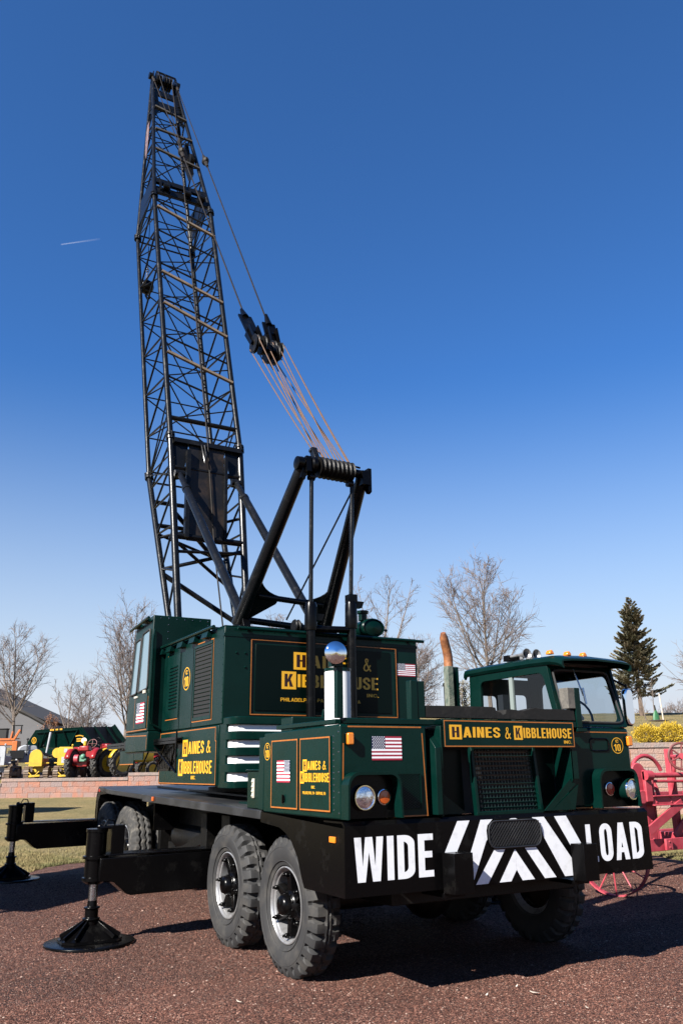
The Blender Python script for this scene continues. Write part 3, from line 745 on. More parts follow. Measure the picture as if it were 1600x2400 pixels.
# windscreen frame (raked) and glass
W_ = lambda a, t: (a, .108+.135*t, 2.03+.50*t)
mb = MB()
wallframe(mb, lambda a,b: W_(a,b), rl([(cx0,-.05),(cx1,-.05),(cx1-.03,1.08),(cx0+.02,1.08)],.02), rl([(cx0+.065,.03),(cx1-.05,.03),(cx1-.075,1.0),(cx0+.075,1.0)],.09), (0,.03,0))
mb.build('windscreen_frame', GREEN, cab, bevel=.003)
gk = rl([(cx0+.062,.027),(cx1-.047,.027),(cx1-.072,1.003),(cx0+.072,1.003)],.09)
mb = MB(); mb.path([Vector(W_(a,b))+Vector((0,-.004,0)) for a,b in gk], .011, 6, closed=True); mb.build('rubber_seal', RUBBER, cab)
mb = MB(); mb.add([Vector(W_(a,b))+Vector((0,.012,0)) for a,b in gk], [tuple(range(len(gk)))]); mb.build('windscreen', GLASS, cab, smooth=False)
mb = MB(); g2 = rl(si_,.07); mb.add([(cx0+.018,a,b) for a,b in g2],[tuple(range(len(g2)))]); mb.add([(cx1-.018,a,b) for a,b in g2],[tuple(range(len(g2)))]); build_parts(mb, 'side_window', DUSTY, cab, smooth=False)
mb = MB(); mb.box(cx0+.004,cx0+.03,.735,.785,2.06,2.503); mb.build('window_divider', DIV, cab)
# roof with rolled edges and visor
mb = MB()
pr = [(cx0-.012,2.575),(cx0-.03,2.60),(cx0-.026,2.635),(cx0+.01,2.655),(cx0+.10,2.664),(2.75,2.675),(cx1-.10,2.664),(cx1-.01,2.655),(cx1+.026,2.635),(cx1+.03,2.60),(cx1+.012,2.575)]
inn = [(x,z-.018) if 2 < i < 8 else (x+(.02 if x < 2.7 else -.02), z) for i,(x,z) in enumerate(pr)]
def sect(y, dzz=0.0, ends=1.0): return [(x, y, z+dzz) for x, z in pr], [(x, y, z+dzz) for x, z in inn]
secs = [sect(1.46,-.035), sect(1.44,-.006), sect(1.1,0), sect(.45,0), sect(.16,-.008), sect(.06,-.03), sect(.0,-.055)]
n = len(pr); vs = []; fs = []
for a, b in secs: vs += a+b
for i in range(len(secs)-1):
    o = i*2*n; q = o+2*n
    for k in range(n-1): fs += [(o+k,o+k+1,q+k+1,q+k),(o+n+k,q+n+k,q+n+k+1,o+n+k+1)]
    fs += [(o,q,q+n,o+n),(o+n-1,o+2*n-1,q+2*n-1,q+n-1)]
e = (len(secs)-1)*2*n
for k in range(n-1): fs += [(k,n+k,n+k+1,k+1),(e+k,e+k+1,e+n+k+1,e+n+k)]
mb.add(vs, fs)
roof = mb.build('roof', GREEN, cab)
mb = MB(); mb.box(cx0+.035,cx1-.035,.24,1.40,2.585,2.60); mb.box(2.45,2.62,.62,1.0,1.75,2.08); mb.box(2.45,2.62,1.02,1.10,1.9,2.36)
for pts in [[(2.80,.30,2.09),(2.86,.38,2.12)]]: mb.tube(pts[0],pts[1],.02,8)
mb.path([(2.86+.15*math.cos(t),.38+.05*math.sin(t),2.13+.14*math.sin(t)) for t in lin(0,5.9,16)], .012, 6, closed=True)
mb.build('cab_interior', DARKIN, cab)
for x, L in ((2.405,.27),(2.53,.21)):
    mb = MB(); mb.lathe([(0,.013),(L*.6,.017),(L*.82,.028),(L*.95,.048),(L,.055),(L,.05),(L*.9,.031),(L*.8,.017)], (x,.56+L-.27+.27,2.715), -Y, 20)
    mb.box(x-.012,x+.012,.62,.66,2.67,2.70)
    mb.build('air_horn', SILVER, roof)
mb = MB(); mb.box(2.37,2.56,.80,.88,2.672,2.73); mb.build('horn_bracket', BLACK, roof, bevel=.004)
for x in (2.36,2.58,2.785):
    mb = MB(); mb.prism([(x-.028,.17,2.664),(x+.028,.17,2.664),(x+.024,.17,2.684),(x+.008,.17,2.704),(x-.008,.17,2.704),(x-.024,.17,2.684)], (0,.06,0)); mb.build('clearance_light', AMBER, roof, bevel=.006)
mb = MB(); mb.tube((2.665,.225,2.545),(2.68,.14,2.29),.008,6); mb.tube((2.68,.14,2.36),(2.684,.118,2.21),.012,6); mb.build('wiper', STEEL, cab)
marker(cab, 3.148, 1.877, yc)
hood(cab, 2.63, 3.125, 1.632, yc)
headlamp(cab, (3.04,yc-.006,1.448), .12, .07); turnlamp(cab, (2.845,yc-.006,1.453), REDLENS)
mb = MB(); stripe_loop(mb, [(cx0+.15,yc,1.956),(cx1-.02,yc,1.954)], -Y, .009, closed=False); stripe_loop(mb, [(cx1-.012,yc,1.80),(cx1-.012,yc,1.66)], -Y, .008, closed=False); stripe_loop(mb, [(cx0+.08,yc,1.300),(2.61,yc,1.300)], -Y, .008, closed=False); mb.build('pinstripe', ORANGEL, cab, smooth=False)
badge(cab, (3.012,yc,1.836), X, Z, .076, .073)
mb = MB(); mb.path([(x,yc-.002,z) for x,z in rr(2.665,1.79,2.895,1.897,.03,.03)], .008, 6, closed=True); mb.build('panel_gasket', BLACK, cab)
mb = MB(); mb.tube((3.16,.22,2.47),(3.30,.18,2.40),.011,8); mb.tube((3.17,.2,2.04),(3.31,.18,2.03),.011,8); mb.tube((3.325,.18,2.02),(3.305,.18,2.42),.012,8)
ma = mb.build('mirror_arm', BLACK, cab)
mb = MB(); mb.prism([(px,.165,pz) for px,pz in rr(3.275,2.03,3.375,2.38,.045,.06)], (-.02,.045,0)); mb.build('mirror', CHROME, ma, bevel=.012)
# exhaust behind a weathered post
mb = MB(); ex = 2.245
mb.path([(ex+.02,1.66,2.2),(ex+.02,1.66,2.72),(ex+.016,1.655,2.80),(ex-.004,1.645,2.87),(ex-.038,1.625,2.94),(ex-.070,1.60,3.00),(ex-.092,1.58,3.05)], [.050,.050,.050,.050,.049,.046,.026], 18)
es = mb.build('exhaust_stack', RUST, TC)
mb = MB(); mb.cyl((ex+.06,1.68,1.9),(ex+.06,1.68,2.50),.085); mb.lathe([(0,.09),(.012,.095),(.03,.09)],(ex+.06,1.68,2.5),Z,20); mb.build('muffler', GRIME, es)
mb = MB()
for i in range(13):
    for s in (0,1):
        mb.path([(ex+.15+.012*s+.013*math.cos(t),1.58,2.46-.044*i-.022*s+.018*math.sin(t)) for t in lin(0,5.5,8)],.005,5,closed=True)
mb.build('chain', GRIME, es)
mb = MB(); mb.box(ex-.095,ex-.028,1.52,1.60,1.9,2.69); wp = mb.build('exhaust_guard', WOODG, es, bevel=.003)
mb = MB(); mb.box(ex-.027,ex+.06,1.54,1.60,1.9,2.685); mb.build('guard_channel', GREEN, es, bevel=.003)
# carrier cross box under the counterweight
mb = MB(); mb.box(.56,2.64,2.02,2.28,1.34,2.165); cbx = mb.build('cross_box', GREEN, TC, bevel=.01)
for x in (.99, 2.12):
    mb = MB(); mb.prism([(x-.045,2.09,2.167),(x+.045,2.09,2.167),(x+.03,2.09,2.25),(x-.03,2.09,2.25)], (0,.03,0)); mb.build('lug', GREEN, cbx, bevel=.003)
# --- wheels
def tyre(name, front=True):
    mb = MB(); N = 28 if front else 34; sub = 7 if front else 6
    M = N*sub; ro, ri = Rw, .298
    # x: 0 is the outer sidewall face
    prof = [(.060,ri),(.030,ri+.015),(.010,ri+.07),(.0,ri+.13),(.006,ri+.175),(.022,ro-.055),(.034,ro-.022),(.050,ro-.006),(.085,ro),(.118,ro),(.135,ro),(.150,ro),(.165,ro),(.182,ro),(.215,ro),(.250,ro-.006),(.266,ro-.022),(.278,ro-.055),(.294,ri+.175),(.30,ri+.13),(.290,ri+.07),(.27,ri+.015),(.240,ri)]
    P = len(prof); vs = []; fs = []
    for j in range(M):
        t = 2*math.pi*j/M; ph = j % sub; gr = ph in (0, 1)
        for i, (x, r) in enumerate(prof):
            if front:
                if 5 <= i <= 8:
                    if gr: r -= (.030, .044, .046, .042)[i-5]; x += (.016 if i == 5 else 0)
                elif 14 <= i <= 17:
                    if (j+3) % sub in (0, 1): r -= (.042, .046, .044, .030)[i-14]
                elif i in (9, 13): r -= .020 if (j % sub in (1, 2)) else .004
                elif i == 11: r -= .014; x += .012*(1 if (j//3) % 2 else -1)
            else:
                k = (j*2/sub) % 2; tri = (k if k < 1 else 2-k)-.5
                if 8 <= i <= 14: x += .022*tri
                if i in (9, 13): r -= .020
                if i in (5, 6, 7, 15, 16, 17) and (j % sub) in (0, 1): r -= .014
            vs.append((x, r*math.cos(t), r*math.sin(t)))
    for j in range(M):
        j2 = (j+1) % M
        for i in range(P-1): fs.append((j*P+i, j2*P+i, j2*P+i+1, j*P+i+1))
    mb.add(vs, fs)
    # low rings on the sidewall
    for r in (ri+.05, ri+.16): mb.lathe([(.006 if r > ri+.1 else .013, r-.004),(.001 if r > ri+.1 else .008, r),(.006 if r > ri+.1 else .013, r+.004)], (0,0,0), X, 60)
    return mb.build(name, RUBBER if front else RUBBER2, None, angle=28)
def wheel_front():
    mb = MB()   # cast hub: six spokes and a domed cap
    mb.lathe([(.15,.0),(.15,.24),(.20,.25)], (0,0,0), X, 30)
    mb.lathe([(.15,.125),(.09,.125),(.06,.105),(.05,.09),(.0,.082),(-.02,.065),(-.03,.03),(-.032,0)], (0,0,0), X, 28)
    for k in range(6):
        t = math.radians(60*k+12); d = Vector((0, math.cos(t), math.sin(t))); e = Vector((0,-math.sin(t),math.cos(t)))
        a, b = Vector((.085,0,0))+d*.09, Vector((.075,0,0))+d*.245
        mb.hexa([a-e*.045+X*.05,a+e*.045+X*.05,a+e*.040-X*.012,a-e*.040-X*.012,b-e*.034+X*.05,b+e*.034+X*.05,b+e*.028-X*.015,b-e*.028-X*.015])
        mb.lathe([(0,.020),(.03,.020),(.034,.012),(.055,.011),(.057,0)], Vector((.062,0,0))+d*.236, -X, 10)
    for k in range(10):
        t = 2*math.pi*k/10; mb.lathe([(0,.011),(.012,.010),(.014,0)], (.055,.098*math.cos(t),.098*math.sin(t)), -X, 6)
    return mb.build('wheel', BLACK, None, bevel=.004)
def rim(name='rim'):
    mb = MB(); mb.lathe([(.055,.300),(.034,.303),(.030,.294),(.040,.284),(.058,.279),(.066,.268),(.085,.262),(.20,.25),(.24,.30)], (0,0,0), X, 60)
    return mb.build(name, SILVER, None)
def wheel_rear():
    mb = MB(); mb.lathe([(.20,.0),(.20,.25)], (0,0,0), X, 30); mb.lathe([(.20,.15),(.16,.15),(.13,.12),(.08,.11),(.06,.09),(.05,0)], (0,0,0), X, 26)
    for k in range(6):
        t = math.radians(60*k+5); d = Vector((0, math.cos(t), math.sin(t))); e = Vector((0,-math.sin(t),math.cos(t)))
        a, b = Vector((.15,0,0))+d*.1, Vector((.12,0,0))+d*.25
        mb.hexa([a-e*.05+X*.05,a+e*.05+X*.05,a+e*.045-X*.01,a-e*.045-X*.01,b-e*.036+X*.05,b+e*.036+X*.05,b+e*.03-X*.015,b-e*.03-X*.015])
    return mb.build('wheel', BLACK, None, bevel=.004)
fw, ft, fr_ = wheel_front(), tyre('tyre', True), rim()
rw, rt_, rr_ = wheel_rear(), tyre('tyre', False), rim()
for w_, t_, r_ in ((fw, ft, fr_), (rw, rt_, rr_)):
    t_.parent = w_; r_.parent = w_; w_.parent = TC; w_.matrix_parent_inverse = Matrix.Translation(-TC.location)
first = {id(fw): True, id(rw): True}
def place_wheel(src, x, y, right, spin, steer=0.0):
    o = src if first.pop(id(src), None) else copy_tree(src, TC)
    o.location = (x, y, Rw+gz(0, y)-.004); o.rotation_euler = (spin, 0, (math.pi if right else 0)+steer); o.rotation_mode = 'XYZ'
for y, sp in ((1.27, .3), (2.58, .95)):
    place_wheel(fw, .107, y, False, sp); place_wheel(fw, 3.093, y, True, sp+.7)
for y, sp in ((6.50, .2), (7.62, .5)):
    for k, x in enumerate((.16, .50)):
        place_wheel(rw, x, y, False, sp+.4*k); place_wheel(rw, 3.2-x, y, True, sp+.9*k)
# --- outriggers
def outrigger(y, right, zg):
    sx = lambda x: 3.2-x if right else x
    zo = zg-.02
    mb = MB()
    pr = [(.9,.475),(-.62,.455),(-.66,.47),(-.80,.59),(-.94,.60),(-.94,.812),(.9,.83)]
    mb.prism([(sx(x), y-.15, z+zo) for x, z in pr], (0,.30,0))
    mb.box(sx(.9), sx(-.90), y-.155, y+.155, zo+.834, zo+.848)
    beam = mb.build('outrigger', BLACK, TC, bevel=.008)
    xc = -.955
    mb = MB()
    mb.lathe([(.57,0),(.57,.075),(.60,.118),(.63,.118),(.635,.098),(.80,.100),(.805,.125),(.83,.125),(.835,.10),(1.05,.10),(1.055,.108),(1.085,.108),(1.085,.0)], (sx(xc), y, zo), Z, 26)
    mb.box(sx(-.83), sx(-.70), y-.10, y+.10, zo+.85, zo+1.115)
    mb.tube((sx(xc+.02), y-.04, zo+1.09), (sx(xc+.16), y-.06, zo+1.10), .018, 8); mb.sphere((sx(xc+.03), y+.02, zo+1.10), .03, 8, 6)
    mb.path([(sx(xc+.05), y-.05, zo+1.1), (sx(xc+.09), y-.05, zo+1.17), (sx(xc+.15), y-.05, zo+1.16), (sx(xc+.18), y, zo+1.10)], .008, 6)
    jk = mb.build('jack_cylinder', BLACK, beam)
    mb = MB(); mb.cyl((sx(xc),y,zo+.40), (sx(xc),y,zo+.575), .043); mb.build('piston_rod', STEEL, beam)
    mb = MB()
    mb.lathe([(.17,.07),(.24,.07),(.245,.085),(.26,.085),(.265,.065),(.34,.065),(.345,.078),(.36,.078),(.365,.05),(.42,.045),(.42,0)], (sx(xc), y, zo), Z, 22)
    # pad: plate and ribbed pyramid
    mb.lathe([(.02,0),(.02,.425),(.03,.435),(.052,.432),(.056,.415),(.056,0)], (sx(xc+.0), y, zo), Z, 48)
    P0 = Vector((sx(xc+.0), y, zo+.06))
    ring = [(.29,-.11),(.20,-.22),(-.20,-.22),(-.29,-.11),(-.29,.11),(-.20,.22),(.20,.22),(.29,.11)]
    base = [P0+Vector((a,b,0)) for a,b in ring]; base2 = [p+Z*.022 for p in base]
    top = [P0+Vector((a*.22-(sx(0.0)-sx(0)),b*.22,.155)) for a,b in ring]
    mb.add(base+base2, [(i,(i+1)%8,8+(i+1)%8,8+i) for i in range(8)])
    mb.add([P0+Vector((a*.9,b*.9,.022)) for a,b in ring]+base2+top, [(i,(i+1)%8,8+(i+1)%8,8+i) for i in range(8)]+[(i,(i+1)%8,16+(i+1)%8,16+i) for i in range(8)]+[tuple(range(16,24))])
    for k in range(8): mb.bar(base2[k]+(P0-base2[k])*.08+Z*.02, top[k]+Z*.012, .018, .04)
    mb.build('pad', BLACK, beam, bevel=.004)
for y in (3.40, 8.42):
    for right in (False, True): outrigger(y, right, gz(-.8, y))
# ------------------------------------------------------------------ upper works
hx0, hx1, hy0, hy1, hz0, hz1 = .28, 2.92, 3.2, 5.36, 1.48, 3.235
mb = MB()
mb.box(hx0, hx1, hy0, hy1, 2.145, hz1)
mb.box(hx0, hx1, 3.31, hy1, 1.49, 2.143)
house = mb.build('machinery_house', GREEN, TC, bevel=.012)
mb = MB(); mb.cyl((1.6,4.6,1.34),(1.6,4.6,1.49),.78,48); mb.cyl((1.6,4.6,1.40),(1.6,4.6,1.45),.86,48); mb.build('slew_ring', GRIME, house)
# rear panel: sunk centre framed by a pinstripe
yr = hy0
mb = MB()
mb.box(.60,2.60,yr-.012,yr-.0005,2.245,2.262); mb.box(.60,2.60,yr-.012,yr-.0005,3.094,3.11); mb.box(.60,.617,yr-.012,yr-.0005,2.263,3.093); mb.box(2.575,2.60,yr-.012,yr-.0005,2.263,3.093)
mb.box(.665,2.50,yr-.010,yr-.0005,2.30,3.05)
rp = mb.build('rear_panel', PANEL, house, bevel=.003)
mb = MB(); stripe_loop(mb, [(.609,yr-.012,2.255),(2.588,yr-.012,2.255),(2.588,yr-.012,3.101),(.609,yr-.012,3.101)], -Y, .011); mb.build('pinstripe', ORANGEL, house, smooth=False)
mb = MB(); yp = yr-.010
mb = MB(); write(mb, 'HAINES', (1.150,yp,2.808), X, Z, .86, .148, mir=1, boxed=(0,), gap=.11, w=.52, v=.20); mb.build('lettering', [YELLOWL, REDL], rp, smooth=False)
mb = MB(); write(mb, '&', (2.105,yp,2.800), X, Z, .11, .165); mb.build('lettering', [YELLOWL, REDL], rp, smooth=False)
mb = MB(); write(mb, 'KIBBLEHOUSE', (.996,yp,2.578), X, Z, 1.318, .148, mir=1, boxed=(0,), gap=.085, w=.46, v=.175); mb.build('lettering', [YELLOWL, REDL], rp, smooth=False)
mb = MB(); write(mb, 'INC.', (2.150,yp,2.490), X, Z, .17, .040, w=.6, v=.17, gap=.12); mb.build('lettering', [YELLOWL, REDL], rp, smooth=False)
mb = MB(); write(mb, 'PHILADELPHIA, PA - SKIPPACK, PA', (.986,yp,2.410), X, Z, 1.07, .040, w=.52, v=.13, gap=.1); mb.build('lettering', [YELLOWL, REDL], rp, smooth=False)

flag(house, (2.608,yr,2.924), X, Z, .278, .157, 'L', off=.003)
mb = MB(); rivets(mb, [(.43,yr,2.94),(.54,yr,2.94),(.54,yr,2.78)], -Y, .016); rivets(mb, [(x,yr,3.20) for x in lin(.33,2.88,19)], -Y, .007); rivets(mb, [(hx0,3.23,z) for z in lin(2.2,3.18,14)], -X, .006); build_parts(mb, 'rivet', GREEN, house, margin=0)
mb = MB(); mb.box(hx0-.006,hx1+.006,hy0-.006,hy0+.05,3.12,3.16); mb.box(hx0+.001,hx1-.001,hy0+.001,hy1-.001,hz1+.0005,hz1+.012); mb.build('roof_trim', GREEN, house, bevel=.003)
# side: lower panel, louvres, door
mb = MB(); sx_ = hx0
mb.box(sx_-.008,sx_-.0005,3.325,5.34,1.50,2.128); sp = mb.build('side_panel', GREEN2, house, bevel=.003)
mb = MB(); q = sx_-.008
stripe_loop(mb, [(q,5.335,1.508),(q,3.335,1.508),(q,3.318+.02,1.965),(q,3.365,1.975),(q,3.365,2.119),(q,5.335,2.119)], -X, .011); mb.build('pinstripe', ORANGEL, sp, smooth=False)
mb = MB()
mb = MB(); write(mb, 'HAINES &', (q,4.44,1.846), -Y, Z, .945, .140, mir=1, boxed=(0,), gap=.1); mb.build('lettering', [YELLOWL, REDL], sp, smooth=False)
mb = MB(); write(mb, 'KIBBLEHOUSE', (q,4.57,1.622), -Y, Z, 1.125, .140, mir=1, boxed=(0,), gap=.1); mb.build('lettering', [YELLOWL, REDL], sp, smooth=False)
mb = MB(); write(mb, 'INC.', (q,4.11,1.558), -Y, Z, .16, .040, gap=.12); mb.build('lettering', [YELLOWL, REDL], sp, smooth=False)

badge(house, (sx_-.0005,4.432,2.755), -Y, Z, .132, .142)
mb = MB()   # big radiator louvre
mb.box(sx_-.010,sx_-.0005,3.545,4.165,2.222,2.262); mb.box(sx_-.010,sx_-.0005,3.545,4.165,3.085,3.125); mb.box(sx_-.010,sx_-.0005,3.545,3.575,2.2625,3.0845); mb.box(sx_-.010,sx_-.0005,4.135,4.165,2.2625,3.0845)
lv = mb.build('louvre', GREEN2, house, bevel=.003)
mb = MB(); mb.quad((sx_-.002,3.575,2.262),(sx_-.002,4.135,2.262),(sx_-.002,4.135,3.085),(sx_-.002,3.575,3.085)); mb.build('louvre_opening', FLAT, lv, smooth=False)
mb = MB()
for z in lin(2.30,3.06,17): mb.bar((sx_-.006,3.577,z),(sx_-.006,4.133,z),.006,.006,up=(.8,0,.6))
mb.build('louvre_slat', GREEN, lv, smooth=False)
mb = MB(); stripe_loop(mb, [(sx_,4.180,2.213),(sx_,3.532,2.213),(sx_,3.528,3.136),(sx_,4.176,3.136)], -X, .011); stripe_loop(mb, [(sx_,5.215,2.287),(sx_,4.745,2.287)], -X, .010, closed=False); stripe_loop(mb, [(sx_,5.205,2.30),(sx_,5.195,3.12)], -X, .010, closed=False); mb.build('pinstripe', ORANGEL, house, smooth=False)
mb = MB(); mb.box(sx_-.007,sx_-.0005,4.70,5.20,2.30,3.11); dr = mb.build('side_door', GREEN2, house, bevel=.003)
mb = MB()
for z in lin(2.42,2.94,13): mb.prism([(sx_-.0075,4.78,z),(sx_-.0075,4.78,z+.022),(sx_-.022,4.78,z+.002)], (0,.30,0))
mb.build('door_louvre', GREEN2, dr)
mb = MB()
for y in (4.205,4.665): mb.box(sx_-.004,sx_-.0005,y,y+.008,2.15,3.11)
mb.build('seam', BLACK, house)
# roof edge rails on brackets
mb = MB(); mb.tube((hx0-.05,3.42,3.255),(hx0-.05,5.5,3.255),.022,10); mb.tube((.42,hy0-.045,3.215),(3.0,hy0-.045,3.215),.020,10)
for y in (3.6,4.05,4.5,4.95,5.3): mb.hexa([(hx0-.07,y,3.16),(hx0-.002,y,3.16),(hx0-.002,y+.2,3.16),(hx0-.07,y+.2,3.16),(hx0-.05,y,3.235),(hx0-.002,y,3.235),(hx0-.002,y+.2,3.235),(hx0-.05,y+.2,3.235)])
for x in (.55,1.05,2.3,2.75): mb.box(x,x+.03,hy0-.045,hy0-.001,3.195,3.215)
mb.build('roof_rail', GREEN, house)
# air cleaner, winch and sheave on the roof
mb = MB(); c = Vector((2.37,3.34,3.385))
prof = [(0,.155),(.015,.170),(.05,.174),(.06,.165),(.62,.165),(.66,.15),(.66,0)]
mb.lathe([(0,0),(.012,.12),(.02,.150)]+prof, (0,0,0), Y, 34); mb.v = [(c.x+x, c.y+y, c.z+z*.70) for x,y,z in mb.v]
ac = mb.build('air_cleaner', GREEN, house)
mb = MB(); mb.lathe([(0,.055),(.085,.055),(.09,.075),(.125,.078),(.13,.06),(.13,0)], (2.30,3.50,3.49), Z, 22); mb.sphere((2.56,3.36,3.36),.02,8,6); mb.build('intake_cap', GREEN, ac)
mb = MB(); mb.box(2.22,2.26,3.5,3.9,3.248,3.31); mb.box(2.48,2.52,3.5,3.9,3.248,3.31); mb.build('bracket', GREEN, ac)
mb = MB()
mb.box(.95,2.25,4.3,4.62,3.249,3.40); mb.box(.60,1.95,3.55,3.62,3.249,3.32)
for x in (.98,2.08): mb.prism([(x,4.2,3.248),(x,4.75,3.248),(x,4.55,3.66),(x,4.42,3.66)], (.10,0,0))
mb.build('roof_frame', BLACK, house, bevel=.006)
mb = MB(); mb.lathe([(0,0),(0,.075),(.015,.085),(.03,.065),(.045,.065),(.06,.085),(.075,.075),(.075,0)], (1.26,3.42,3.335), X, 28); mb.lathe([(0,0),(0,.07),(.015,.075),(.04,.075),(.05,.07),(.05,0)], (1.36,3.5,3.325), X, 24); mb.build('winch_sheave', GRIME, house)
# counterweight with white slots
mb = MB()
plan = [(.292,3.308),(.292,3.06),(.302,2.985),(.335,2.925),(.385,2.905),(2.815,2.905),(2.865,2.925),(2.898,2.985),(2.908,3.06),(2.908,3.308)]
def slab2(mb, pl, z0, z1): mb.prism([(x,y,z0) for x,y in pl], (0,0,z1-z0))
core = [(x+(.028 if x < 1.6 else -.028), y+(.028 if y < 3.0 else .0)) for x,y in plan]
for z0, z1 in ((2.128,2.215),(1.966,2.060),(1.800,1.891),(1.628,1.725),(1.468,1.542)): slab2(mb, plan, z0, z1)
for xa, xb in ((.292,.322),(2.878,2.908)): mb.box(xa+.0005,xb-.0005,3.10,3.306,1.5,2.2)
cw = mb.build('counterweight', GREEN, TC, bevel=.010)
mb = MB(); slab2(mb, core, 1.50, 2.20); mb.build('white_stripe', WHITE, cw)
# --- operator's cab at the far left corner
ox0, ox1 = .10, .93
mb = MB()
pf = [(5.37,2.16),(6.40,2.16),(6.42,2.40),(6.36,2.62),(6.19,3.60),(6.15,3.66),(5.37,3.70)]
mb.prism([(ox0,y,z) for y,z in pf], (ox1-ox0,0,0))
mb.prism([(ox0,5.37,1.90),(ox0,6.40,1.90),(ox0,6.40,2.157),(ox0,5.37,2.157)], (ox1-ox0,0,0))
oc = mb.build('operator_cab', GREEN, TC, bevel=.012)
mb = MB(); mb.box(ox1+.001,2.3,5.42,6.2,1.75,2.4); mb.box(.5,1.0,5.42,5.7,1.62,1.897); mb.build('cab_base', GREEN, oc, bevel=.008)
mb = MB(); xw = ox0-.004
w1 = rl([(5.47,2.72),(5.47,3.52),(5.80,3.49),(5.90,2.69)],.04); w2 = rl([(5.97,2.685),(5.86,3.44),(6.13,3.42),(6.27,2.67)],.04)
for w in (w1, w2): mb.add([(xw,y,z) for y,z in w],[tuple(range(len(w)))])
build_parts(mb, 'window', OPGLASS, oc, smooth=False)
mb = MB()
for w in (w1, w2): mb.path([(xw-.004,y,z) for y,z in w], .013, 6, closed=True)
build_parts(mb, 'window_seal', RUBBER, oc)
mb = MB(); mb.box(ox0-.012,ox0-.0005,5.44,6.00,2.20,2.66); od = mb.build('cab_door', GREEN2, oc, bevel=.004)
mb = MB(); mb.box(ox0-.03,ox0-.013,5.86,6.0,2.62,2.645); mb.box(ox0-.03,ox0-.013,5.50,5.60,2.66,2.70); build_parts(mb, 'door_handle', GALV, od)
flag(oc, (ox0-.013,5.88,2.545), -Y, Z, .35, .275, 'L')
mb = MB(); stripe_loop(mb, [(ox0,5.42,2.185),(ox0,6.38,2.185)], -X, .010, closed=False); stripe_loop(mb, [(ox0,5.42,2.62),(ox0,5.42,2.21)], -X, .009, closed=False); stripe_loop(mb, [(ox0-.0125,5.985,2.62),(ox0-.0125,5.985,2.22)], -X, .008, closed=False); stripe_loop(mb, [(ox0,5.40,2.10),(ox0,6.38,2.125)], -X, .010, closed=False); stripe_loop(mb, [(ox0,5.395,2.08),(ox0,5.395,1.93)], -X, .009, closed=False); mb.build('pinstripe', ORANGEL, oc, smooth=False)
mb = MB(); mb.path([(ox0+.02,5.345,3.50),(ox0+.0,5.335,3.35),(ox0+.0,5.335,2.35),(ox0+.03,5.34,2.25),(ox0+.14,5.345,2.2)], .015, 8); mb.build('grab_rail', GREEN, oc)
mb = MB(); mb.tube((ox0-.06,5.40,3.665),(ox0-.05,6.32,3.60),.018,8); mb.prism([(ox0-.06,5.55,3.63),(ox0,5.55,3.63),(ox0,5.55,3.68)],(0,.2,0)); mb.prism([(ox0-.06,5.95,3.61),(ox0,5.95,3.61),(ox0,5.95,3.66)],(0,.2,0)); mb.build('drip_rail', GREEN, oc)
mb = MB(); rivets(mb, [(.31,5.37,z) for z in lin(3.1,3.67,7)]+[(x,5.37,3.66) for x in lin(.2,.88,7)]+[(.88,5.37,z) for z in (3.48,3.55,3.6)], -Y, .008); build_parts(mb, 'rivet', STEEL, oc, margin=0)
# catwalk along the house with lattice bracing
mb = MB(); c0, c1 = .19, .274
mb.box(c0,c1,4.47,7.75,2.012,2.019)
for x in (c0,c1-.013): mb.box(x,x+.013,4.47,7.75,1.98,2.055)
for y in lin(4.52,7.7,51): mb.box(c0+.014,c1-.014,y,y+.012,2.020,2.036)
for y in (5.50,6.6): mb.box(c0-.006,c0+.01,y,y+.16,1.96,2.07)
for ya, yb in ((4.50,4.9),(4.9,5.5),(5.5,6.15),(6.15,6.8),(6.8,7.45)): mb.tube((c0+.01,ya,1.98),(c1-.01,yb,1.66),.012,6)
mb.tube((c0+.01,5.45,1.98),(c1-.012,4.65,1.64),.012,6)
mb.tube((c0+.008,4.48,2.12),(c0+.008,4.48,1.72),.012,6)
cwk = mb.build('catwalk', BLACK, TC)
mb = MB(); mb.box(.262,.2715,4.66,5.32,1.66,1.97)  # dark slatted panel on the house side below the catwalk
for y in lin(4.70,5.28,10): mb.box(.258,.2618,y,y+.03,1.68,1.95)
mb.build('slatted_panel', BLACK, cwk)
mb = MB(); mb.box(.13,.142,6.05,6.75,1.74,1.93); mb.box(.13,.142,5.62,6.04,1.80,1.93); sk_ = mb.build('skirt_panel', GREEN, oc)
mb = MB(); stripe_loop(mb, [(.13,6.74,1.748),(.13,6.06,1.748)], -X, .012, closed=False); mb.build('pinstripe', ORANGEL, sk_, smooth=False)
# ------------------------------------------------------------------ boom
TH, BW, BD = 1.25679293, .66548, 1.26241
BA = Vector((0, math.cos(TH), math.sin(TH))); BN = Vector((0, math.sin(TH), -math.cos(TH))); B0 = Vector((1.6, 7.76013, 7.36473))
def bp(s, x, n): return B0+BA*s+BN*n+X*x
S1, S2, SF = 6.9613, 12.79, -5.0
def secw(s):
    if s < 0: return BW+(.584-BW)*(-s/4.0)
    if s <= S1: return BW
    return BW+(.309-BW)*(s-S1)/(S2-S1)
def secn(s):
    if s < 0: return .448*(-s/4.0)
    if s <= S1: return 0.0
    return .448*(s-S1)/(S2-S1)
def secf(s):
    if s < 0: return BD+(.697-BD)*(-s/4.0)
    if s <= S1: return BD
    return BD+(.5245-BD)*(s-S1)/(S2-S1)
def ch(s, side, face): return bp(s, side*secw(s), secn(s) if face == 'n' else secf(s))
mb = MB()
